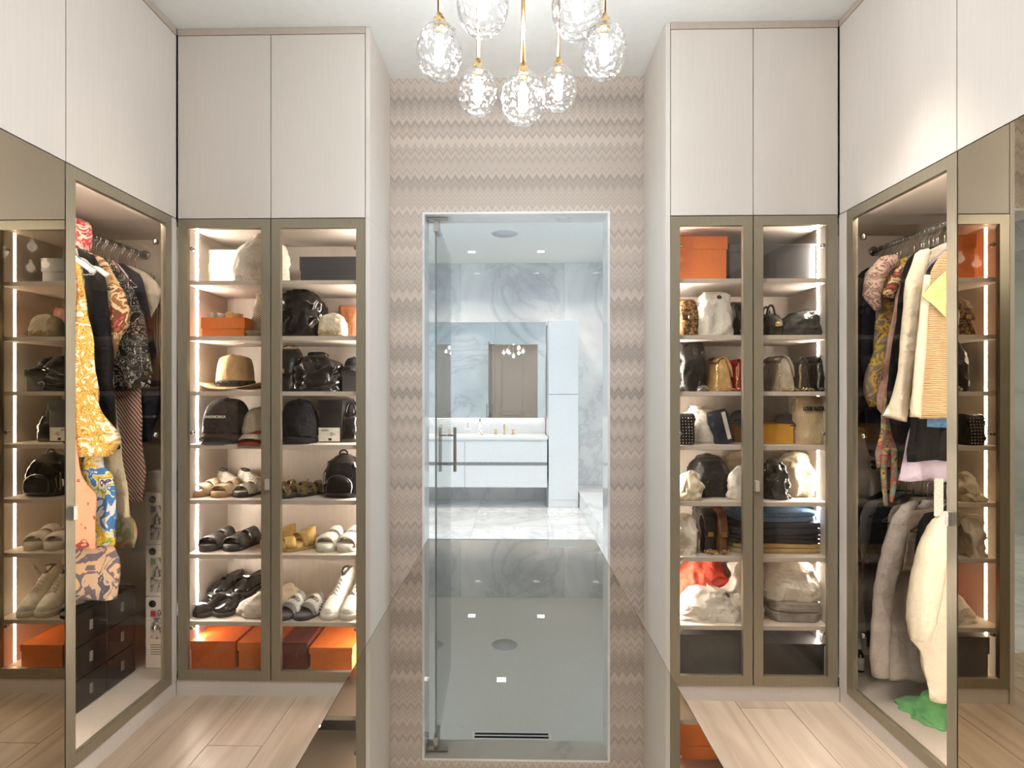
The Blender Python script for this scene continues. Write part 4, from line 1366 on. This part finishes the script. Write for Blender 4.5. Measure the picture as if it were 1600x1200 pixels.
def interp(pl, z):
    if z >= pl[0][1]:
        return pl[0][0]
    for (x0, z0), (x1, z1) in zip(pl[:-1], pl[1:]):
        if z1 <= z <= z0:
            return x0 + (x1 - x0) * ((z0 - z) / max(z0 - z1, 1e-6))
    return pl[-1][0]

def garment(name, label, cat, m, yg, front, sd, thick=.046, seed=1.0, back=None, neck=True, folds=11.0, amp=.019, hang='chrome', parts=(), rodz=2.08, depth=.20):
    """front: image outline of the edge towards the room, top to bottom, at depth yg"""
    rod = RODL if sd < 0 else RODR
    fp = [(PX(x, yg), PZ(x, y, yg)) for x, y in front]
    fp.sort(key=lambda q: -q[1])
    if neck:
        zn = rodz - .095
        if fp[0][1] > zn - .03:
            fp = [(x, min(z, zn - .03)) for x, z in fp]
        fp = [(rod - sd * .05, zn)] + fp
    zt, zb = fp[0][1], fp[-1][1]
    bp = [(PX(x, yg), PZ(x, y, yg)) for x, y in back] if back else None
    t = thing(name, label, cat, (rod, yg, zb))
    NL, NC = 34, 44
    rings = []
    for i in range(NL + 1):
        f = i / NL
        z = zt + (zb - zt) * f
        xf = interp(fp, z)
        if bp:
            xb = interp(bp, z)
        else:
            xb = rod + sd * (depth * min(1.0, .25 + f * 12 if neck else 1.0))
        mid, hw = (xf + xb) / 2, abs(xf - xb) / 2
        hw = max(hw, .012)
        rg = []
        for k in range(NC):
            a = 2 * PI * k / NC
            c, s = math.cos(a), math.sin(a)
            x = mid + hw * math.copysign(abs(c) ** .7, c)
            th = thick * .5 * (.45 + .55 * min(1, f * 3))
            y = th * math.copysign(abs(s) ** .8, s)
            g = min(1.0, .3 + f)
            y += amp * g * math.sin(folds * 6 * (x - mid) + 2.5 * nz(x, 0, z, 3, seed) * 2 + seed) * (.6 + .4 * math.copysign(1, s))
            xx = x + .012 * nz(x, y, z, 8, seed) * g
            y += g * .010 * (.4 - 1.6 * abs(nz(x, 0, z * .35, 16, seed + 2))) * math.copysign(1, s)
            rg.append((xx - rod, y, z - zb + (.012 * nz(x, y, 0, 14, seed) if i == NL else 0)))
        rings.append(rg)
    MB().loft(rings[::-1]).build('garment_body', m, t)
    for pn, pm, pts, rad, dy in parts:
        P = [(PX(x, yg + dy) - rod, dy, PZ(x, y, yg + dy) - zb) for x, y in pts]
        mb = MB()
        rr = rad if isinstance(rad, (list, tuple)) else [rad] * len(P)
        # resample for smoothness and add wrinkles
        Q, R = [], []
        for j in range(len(P) - 1):
            for q in range(4):
                f = q / 4
                Q.append(tuple(P[j][e] + (P[j + 1][e] - P[j][e]) * f for e in range(3)))
                R.append((rr[j] + (rr[j + 1] - rr[j]) * f) * (1 + .12 * nz(j, q, f, 3, seed)))
        Q.append(P[-1])
        R.append(rr[-1])
        mb.tube(Q, R, 14)
        for q in range(len(mb.v)):
            x, y, z = mb.v[q]
            mb.v[q] = (x, (y - dy) * .75 + dy, z)
        mb.build(pn, pm, t)
    if hang and neck:
        hanger(hang, rod, yg, rodz - .0065, label_hanger(label), 'hangers on the %s rail' % ('left' if sd < 0 else 'upper right' if rodz > 1.5 else 'lower right'))
    return t

def label_hanger(lab):
    w = lab.split()
    return 'hanger carrying the ' + ' '.join(w[:11])

def mix_print(name, base, cols, scale=14.0, dist=1.5, rough=.85):
    n = len(cols)
    stops = [(0, base)] + [(.40 + .30 * i / n, c) for i, c in enumerate(cols)] + [(.72, base)]
    return pat(name, stops, 'noise', scale, dist, rough=rough, detail=4)

GOLDP = pat('gold_baroque', [(0, (244, 238, 224)), (.38, (226, 180, 84)), (.45, (150, 98, 40)), (.475, (232, 196, 110)), (.52, (160, 110, 46)), (.545, (228, 186, 96)), (.58, (246, 238, 220))], 'noise', 20, 1.4, detail=6)
BLKF = cloth('black_fabric', (20, 19, 21), .12)
TANP = mix_print('tan_print', (196, 160, 116), [(150, 104, 66), (222, 196, 150), (120, 70, 48), (190, 90, 84)], 12)
SWIRL = pat('swirl_lace', [(0, (24, 22, 22)), (.46, (24, 22, 22)), (.49, (226, 220, 210)), (.515, (26, 24, 24)), (.60, (24, 22, 22)), (.62, (210, 202, 192)), (.635, (22, 20, 20))], 'noise', 26, 1.8, detail=2)
PLAID = pat('plaid_grey', [(0, (120, 104, 92)), (.3, (196, 180, 160)), (.55, (90, 70, 62)), (.7, (206, 194, 176))], 'wave', 30, .4)
STRIPES = pat('red_white_stripe', [(0, (142, 74, 64)), (.55, (222, 204, 188))], 'wave', 26, .2, (1, 1, 1), (0, .62, 0))
DARKD = cloth('dark_indigo', (38, 40, 50), .15)
CREAMS = cloth('cream_silk', (208, 192, 164), .05, .5)
MULTI = pat('multicolour_scarf', [(0, (230, 232, 230)), (.36, (70, 130, 190)), (.44, (220, 226, 220)), (.48, (236, 196, 52)), (.54, (120, 160, 90)), (.58, (226, 228, 228)), (.63, (84, 70, 110)), (.68, (230, 230, 228))], 'noise', 11, 1.0)
PEACH = pat('peach_print', [(0, (226, 164, 132)), (.62, (150, 70, 58)), (.68, (226, 164, 132))], 'noise', 20, .6)
HAZE = mix_print('beige_purple_print', (222, 186, 150), [(120, 108, 118), (214, 184, 156), (90, 92, 104)], 9)
MAROONF = cloth('maroon_fabric', (92, 40, 38), .15)
HEMP = mix_print('floral_hem', (206, 194, 160), [(150, 160, 120), (206, 150, 110), (180, 186, 150)], 16)
WHITEB = cloth('ivory_wool', (226, 214, 190), .03)
PINKP = mix_print('pink_white_floral', (232, 196, 184), [(206, 70, 80), (240, 222, 206), (176, 40, 60)], 18)

# left wardrobe, nearest the mirror door first
L = -1
garment('dress', 'gold and white baroque print dress nearest the mirror door', 'dress', GOLDP, 2.20, [(128, 415), (138, 470), (148, 530), (154, 590), (158, 640), (166, 655), (184, 690), (172, 712)], L, .05, 1, hang='white')
garment('dress', 'plain black dress behind the gold print dress', 'dress', BLKF, 2.275, [(150, 400), (164, 440), (170, 520), (174, 590), (182, 650), (188, 700)], L, .045, 2, hang='white')
garment('dress', 'peach dress with dark red twig print, low hem', 'dress', PEACH, 2.155, [(118, 430), (112, 600), (120, 700), (130, 755), (148, 765), (151, 830), (150, 856)], L, .03, 3, amp=.008)
garment('dress', 'multicolour blue and yellow printed dress, narrow and long', 'dress', MULTI, 2.238, [(130, 430), (140, 600), (150, 690), (165, 740), (178, 742), (182, 800), (182, 852)], L, .028, 4, amp=.008)
garment('dress', 'beige and purple cloud print gown hanging lowest', 'dress', HAZE, 2.252, [(132, 430), (144, 700), (168, 845), (183, 858), (186, 900), (182, 936)], L, .02, 5, amp=.008)
garment('blouse', 'tan and brown printed wrap blouse with bunched sleeve', 'blouse', TANP, 2.335, [(166, 395), (176, 430), (192, 455), (203, 485), (200, 508), (184, 530), (178, 580), (180, 640), (184, 668)], L, .05, 6, amp=.016)
garment('dress', 'long cream silk slip dress under the tan blouse', 'dress', CREAMS, 2.30, [(140, 430), (158, 600), (178, 640), (190, 700), (198, 760), (204, 808)], L, .02, 7, amp=.006)
garment('dress', 'sheer beige gown with flowered green hem', 'dress', HEMP, 2.375, [(160, 430), (178, 600), (186, 700), (200, 780), (214, 815), (218, 830), (208, 856)], L, .024, 8, amp=.008)
garment('dress', 'black and white swirl pattern dress', 'dress', SWIRL, 2.43, [(192, 425), (208, 455), (222, 490), (234, 535), (241, 585), (236, 606)], L, .045, 9)
garment('dress', 'red and white diagonal striped long dress', 'dress', STRIPES, 2.475, [(200, 430), (216, 550), (222, 600), (222, 690), (229, 740), (224, 785)], L, .03, 10, amp=.007)
garment('jacket', 'dark indigo jacket near the closet corner', 'jacket', DARKD, 2.53, [(220, 430), (236, 500), (246, 560), (250, 615), (246, 640), (236, 690)], L, .045, 11)
garment('blouse', 'ivory blouse with draped collar hanging in front of plaid', 'blouse', WHITEB, 2.585, [(228, 425), (244, 440), (252, 458), (246, 480), (238, 505)], L, .045, 12)
garment('shirt', 'grey and brown plaid shirt at the end of the left rail', 'shirt', PLAID, 2.645, [(240, 430), (250, 480), (254, 540), (255, 590)], L, .04, 13)
sc_ = thing('silk_scarf', 'pink and white floral scarf thrown over the left rail', 'scarf', (RODL, 2.31, 2.08))
rr = []
for i in range(15):
    f = i / 14
    xs_ = [(.16 * (1 - f) + .02, -.13 + .02 * nz(f, 1, 0, 5)), ] 
    a = PI * f
    rr.append([(.032 * math.cos(a) + .03 * nz(f, k, 0, 3), -.05 + .1 * k / 7, .016 + .030 * math.sin(a) - (.10 * max(0, abs(f - .5) - .25) * 4) + .006 * nz(f, k, 2, 4)) for k in range(8)])
rr2 = [[(x * .9, y, z - .004) for x, y, z in r] for r in rr]
MB().loft([a + b[::-1] for a, b in zip(rr, rr2)]).build('scarf_cloth', PINKP, sc_)
for k in range(7):
    hanger('chrome', RODL, 2.345 + .055 * k + .008, 2.0735, 'bare chrome wire hanger on the left rail', 'bare hangers left')

# dark drawer chest and cartons on the wardrobe floor
CHEST = mat('dark_walnut', (24, 16, 14), .4, 0, .18, (6, 6, 60))
dc = thing('drawer_chest', 'low dark brown drawer chest on the left wardrobe floor', 'drawers', (0, 0, ZB + .021))
bx('body', CHEST, dc, -2.13, -1.765, 1.98, 2.535, 0, .40)
for k in range(3):
    for j in range(3):
        d_ = bx('drawer', CHEST, dc, -1.764, -1.748, 1.985 + k * .184, 1.985 + k * .184 + .178, .006 + j * .132, .006 + j * .132 + .126, .002)
        bx('pull_tab', mat('grey_pull', (120, 112, 104), .4), d_, -1.747, -1.741, 2.066 + k * .184, 2.08 + k * .184, .05 + j * .132, .09 + j * .132, .001)
dust_bag_l = thing('bag_reflection', 'grey bag shape standing in for a reflection above the drawer chest', 'bag', (-1.93, 2.36, ZB + .421))  # solid shape put in place of a bag-like reflection
soft_part('bag_body', GREYF, dust_bag_l, .24, .26, .15, 'slump', .012, 12, 81)
CART = mat('white_carton', (226, 220, 208), .6, 0, .015)
PHO = pat('carton_photo', [(0, (206, 200, 192)), (.45, (170, 164, 158)), (.52, (90, 86, 84)), (.56, (196, 188, 180))], 'noise', 18, .6)
zc = ZB + .021
for k, (h, sq, lab) in enumerate(((.335, (196, 40, 48), 'bottom white carton with a red square on its end'), (.245, (96, 150, 84), 'second white carton from the floor, green square'), (.245, (120, 124, 170), 'third white carton from the floor, violet square'), (.10, None, 'grey flat carton on top of the white carton stack'))):
    x0, x1, y0, y1 = -1.722, -1.600, 2.565, 2.72
    t = thing('carton', lab, 'box', ((x0 + x1) / 2, (y0 + y1) / 2, zc), 0, 'carton stack')
    w2 = (x1 - x0) / 2
    bx('carton_body', CART if sq else mat('grey_carton', (176, 170, 160), .6), t, -w2, w2, -.0775, .0775, 0, h - .002, .001)
    if sq:
        bx('end_photo', PHO, t, -w2 + .022, w2 - .002, -.0785, -.0775, h - .225 if h < .3 else h - .20, h - .062)
        MB().tube([(-w2 + .032, -.0785, h - .035), (-w2 + .032, -.0775, h - .035)], .017, 18).build('round_badge', INK, t)
        bx('square_badge', mat('badge_%d' % k, sq, .6), t, -w2 + .024, -w2 + .048, -.0792, -.0784, h - .095, h - .068)
        if h > .3:
            mb = MB()
            for r in range(5):
                mb.box(-w2 + .022, w2 - .006 - .01 * (r % 2), -.0781, -.0776, .062 + r * .011, .066 + r * .011)
            mb.build('small_print', mat('print_grey', (130, 124, 118), .7), t)
    zc += h

# right wardrobe, upper rail, from the far corner to the mirror door
R = 1
NAVF = cloth('navy_wool', (50, 54, 76), .1)
FLOR = pat('yellow_grey_floral', [(0, (130, 112, 100)), (.42, (150, 130, 112)), (.48, (218, 184, 60)), (.54, (90, 84, 84)), (.57, (222, 150, 70)), (.60, (70, 96, 122)), (.64, (160, 140, 124))], 'noise', 13, 1.2)
PINKS = cloth('pink_chiffon', (216, 172, 156), .06)
CREAMK = cloth('cream_knit', (226, 214, 192), .03)
TWEED = pat('tan_tweed', [(0, (158, 122, 80)), (.4, (178, 144, 100)), (.75, (192, 160, 118)), (.95, (222, 204, 172))], 'wave', 44, 5.0, (.25, .25, 1), (0, PI / 2, 0), detail=4, interp='LINEAR')
LAV = cloth('lavender_cotton', (214, 200, 218), .03)
PRT2 = mix_print('paisley_print', (170, 150, 136), [(190, 90, 74), (120, 150, 140), (206, 180, 90), (110, 80, 90)], 16)
JACQ = mix_print('brown_pink_brocade', (170, 138, 124), [(130, 100, 92), (196, 170, 152), (120, 90, 84)], 22)
LIME = cloth('pale_lime_silk', (188, 212, 140), .06, .5)
garment('coat', 'black coat at the far end of the upper right rail', 'coat', BLKF, 2.59, [(1346, 412), (1337, 436), (1336, 520), (1335, 600), (1336, 668)], R, .045, 21)
garment('jacket', 'navy blue wool jacket on the upper right rail', 'jacket', NAVF, 2.525, [(1366, 412), (1352, 440), (1346, 500), (1344, 560), (1352, 600), (1357, 660), (1356, 714)], R, .05, 22)
garment('blouse', 'yellow and grey floral blouse with brocade collar', 'blouse', FLOR, 2.425, [(1385, 415), (1370, 450), (1372, 500), (1368, 550), (1358, 585), (1355, 610), (1362, 634)], R, .045, 23,
        parts=(('collar', JACQ, [(1402, 405), (1384, 412), (1368, 432), (1362, 460), (1372, 484)], [.022, .036, .042, .036, .014], -.035), ('cuff', TANP, [(1410, 420), (1398, 440), (1386, 464)], [.02, .028, .026], -.045)))
garment('dress', 'pale pink chiffon dress beside the floral blouse', 'dress', PINKS, 2.372, [(1404, 420), (1392, 500), (1384, 545), (1376, 575), (1370, 600), (1374, 640), (1384, 654)], R, .024, 24, amp=.008)
garment('dress', 'paisley print dress with dangling ties', 'dress', PRT2, 2.345, [(1410, 420), (1400, 560), (1380, 625), (1376, 660), (1367, 705), (1372, 728)], R, .02, 25, amp=.006,
        parts=(('tie', PRT2, [(1384, 700), (1380, 740), (1384, 790)], [.014, .011, .008], -.01), ('tie', PRT2, [(1398, 700), (1396, 760), (1392, 784)], [.013, .012, .007], -.014)))
garment('dress', 'long black dress in the middle of the upper right rail', 'dress', BLKF, 2.292, [(1424, 385), (1412, 420), (1402, 470), (1396, 520), (1391, 580), (1393, 640), (1402, 700), (1406, 734)], R, .045, 26)
garment('cardigan', 'cream knitted cardigan with long sleeve', 'cardigan', CREAMK, 2.228, [(1442, 395), (1432, 420), (1428, 470), (1426, 540), (1428, 600), (1424, 640)], R, .04, 27,
        parts=(('sleeve', CREAMK, [(1452, 392), (1441, 400), (1430, 440), (1424, 520), (1416, 580), (1406, 630), (1398, 654)], [.012, .026, .036, .036, .03, .034, .044], -.03),))
garment('skirt', 'lavender cotton skirt below the cream cardigan', 'skirt', LAV, 2.205, [(1444, 420), (1436, 640), (1416, 690), (1408, 730), (1403, 752)], R, .012, 28, amp=.008)
garment('skirt', 'black skirt overlapping the lavender one', 'skirt', BLKF, 2.178, [(1448, 420), (1440, 600), (1422, 650), (1417, 690), (1418, 722)], R, .012, 29, amp=.005)
garment('denim_skirt', 'blue denim skirt with white frayed hem', 'skirt', DEN_B, 2.158, [(1456, 420), (1450, 600), (1447, 648), (1448, 668)], R, .010, 30, amp=.003)
garment('jacket', 'tan tweed jacket with beige side band nearest the mirror', 'jacket', TWEED, 2.122, [(1472, 396), (1452, 425), (1446, 480), (1440, 560), (1437, 610), (1433, 652)], R, .038, 31,
        parts=(('side_band', WHITEB, [(1449, 430), (1443, 500), (1437, 570), (1433, 620), (1430, 652)], [.012, .016, .018, .019, .02], -.006),))
ls = thing('silk_scarf', 'pale lime silk square pinned over the tweed jacket', 'scarf', (PX(1460, 2.085), 2.085, PZ(1460, 462, 2.085)))
pts = [(1441, 462), (1452, 448), (1466, 434), (1478, 424)]
pb = [(1446, 467), (1456, 474), (1466, 484), (1478, 496)]
x0_, z0_ = PX(1460, 2.085), PZ(1460, 462, 2.085)
rws = []
for (a, b), (c, d) in zip(pts, pb):
    col = []
    for k in range(7):
        f = k / 6
        x, z = PX(a + (c - a) * f, 2.085) - x0_, PZ(a, b + (d - b) * f, 2.085) - z0_
        col.append((x, .004 * nz(x, z, 0, 30), z))
    rws.append(col + [(x, y + .003, z) for x, y, z in col[::-1]])
MB().loft(rws, smooth=False).build('scarf_cloth', LIME, ls)
for k in range(10):
    hanger('chrome', RODR, 2.30 + .043 * k + .01, 2.0735, 'bare chrome wire hanger on the upper right rail', 'bare hangers upper right')
# lower rail
SP = dict(rodz=1.03)
TAUPE = cloth('taupe_wool', (168, 148, 130), .06)
LGREY = cloth('light_grey_wool', (186, 176, 168), .05)
GPLA = pat('grey_check', [(0, (120, 118, 120)), (.4, (170, 166, 164)), (.7, (84, 84, 88))], 'wave', 40, .5)
garment('shirt', 'dark navy shirt at the far end of the lower rail', 'shirt', DARKD, 2.60, [(1362, 768), (1346, 780), (1338, 800), (1338, 850), (1340, 905)], R, .04, 41, **SP)
garment('shirt', 'grey checked shirt on the lower rail', 'shirt', GPLA, 2.545, [(1374, 768), (1354, 786), (1342, 806), (1341, 850), (1343, 910)], R, .04, 42, **SP)
garment('jacket', 'black blazer between grey shirt and taupe coat', 'jacket', BLKF, 2.485, [(1396, 770), (1374, 786), (1364, 804), (1354, 860), (1351, 950), (1352, 1010)], R, .05, 43, **SP)
garment('coat', 'taupe wool coat on the lower rail', 'coat', TAUPE, 2.425, [(1414, 772), (1396, 792), (1388, 806), (1384, 850), (1380, 900), (1382, 945)], R, .045, 44, **SP)
garment('coat', 'light grey long-sleeved coat reaching almost to the floor', 'coat', LGREY, 2.362, [(1436, 772), (1416, 790), (1406, 806), (1394, 850), (1388, 900), (1384, 960), (1382, 1010), (1388, 1060)], R, .045, 45, hang='chrome', rodz=1.03,
        parts=(('sleeve', LGREY, [(1432, 784), (1418, 796), (1408, 814), (1396, 860), (1384, 910), (1378, 960), (1374, 1020), (1376, 1056)], [.012, .028, .038, .042, .042, .038, .038, .034], -.035),))
garment('jacket', 'grey-brown jacket right of the long grey coat', 'jacket', cloth('grey_brown_wool', (150, 134, 118), .08), 2.30, [(1448, 775), (1428, 796), (1418, 812), (1412, 850), (1408, 890)], R, .045, 46, **SP)
garment('jacket', 'short black jacket next to the cream coat', 'jacket', BLKF, 2.238, [(1462, 788), (1444, 802), (1432, 818), (1426, 850), (1424, 900), (1428, 1000)], R, .045, 47, **SP)
garment('coat', 'bulky cream padded coat nearest the mirror on the lower rail', 'coat', CREAMK, 2.145, [(1484, 800), (1468, 825), (1454, 850), (1440, 895), (1428, 945), (1419, 985), (1420, 1000), (1436, 1018), (1441, 1050), (1447, 1075), (1452, 1094)], R, .07, 48, rodz=1.03,
        parts=(('sleeve', CREAMK, [(1490, 800), (1480, 812), (1470, 830), (1459, 864), (1448, 910), (1440, 960), (1438, 998)], [.015, .035, .048, .056, .058, .052, .036], -.045),))
st_ = thing('lace_belt', 'white lace belt hanging below the lavender skirt', 'belt', (PX(1465, 2.10), 2.095, PZ(1465, 806, 2.10)))
bx('belt_band', pat('lace', [(0, (230, 218, 206)), (.5, (212, 194, 180))], 'voronoi', 160), st_, -.016, .016, -.002, .002, 0, .14)
for k in range(8):
    hanger('velvet', RODR, 2.275 + .043 * k, 1.0235, 'dark slim velvet hanger on the lower right rail', 'spare velvet hangers')
# wardrobe floor, right
gc = crumple('cloth_heap', 'bright green cloth fallen on the right wardrobe floor', 'clothing', cloth('green_cloth', (104, 178, 112), .1), (1.70, 2.26, ZB + .021), .20, .22, .09, 91, fall=.8, k=.32)
dcr = thing('drawer_chest', 'low black drawer chest at the back of the right wardrobe', 'drawers', (0, 0, ZB + .021))
CH2 = mat('black_ash', (34, 32, 32), .4, 0, .15, (6, 6, 60))
bx('body', CH2, dcr, 1.86, 2.07, 2.0, 2.74, 0, .42)
for j in range(3):
    d_ = bx('drawer', CH2, dcr, 1.846, 1.859, 2.004, 2.736, .006 + j * .138, .138 + j * .138, .002)
    bx('pull_tab', MATS['pull_aluminium'], d_, 1.840, 1.845, 2.35, 2.39, .06 + j * .138, .075 + j * .138)
sp_ = thing('spray_bottle', 'small dark dropper bottle with white label, right wardrobe floor', 'bottle', (1.612, 2.60, ZB + .021))
MB().lathe([(.017, 0), (.019, .004), (.019, .075), (.012, .09), (.008, .095), (.008, .105)], 18).build('bottle_body', mat('amber_dark', (40, 28, 24), .2), sp_)
MB().lathe([(.0196, .012), (.0196, .068)], 18).build('bottle_label', CART, sp_)
MB().lathe([(.010, .104), (.010, .125), (.004, .13), (.002, .15)], 14).build('cap', mat('white_plastic', (230, 230, 228), .4), sp_)
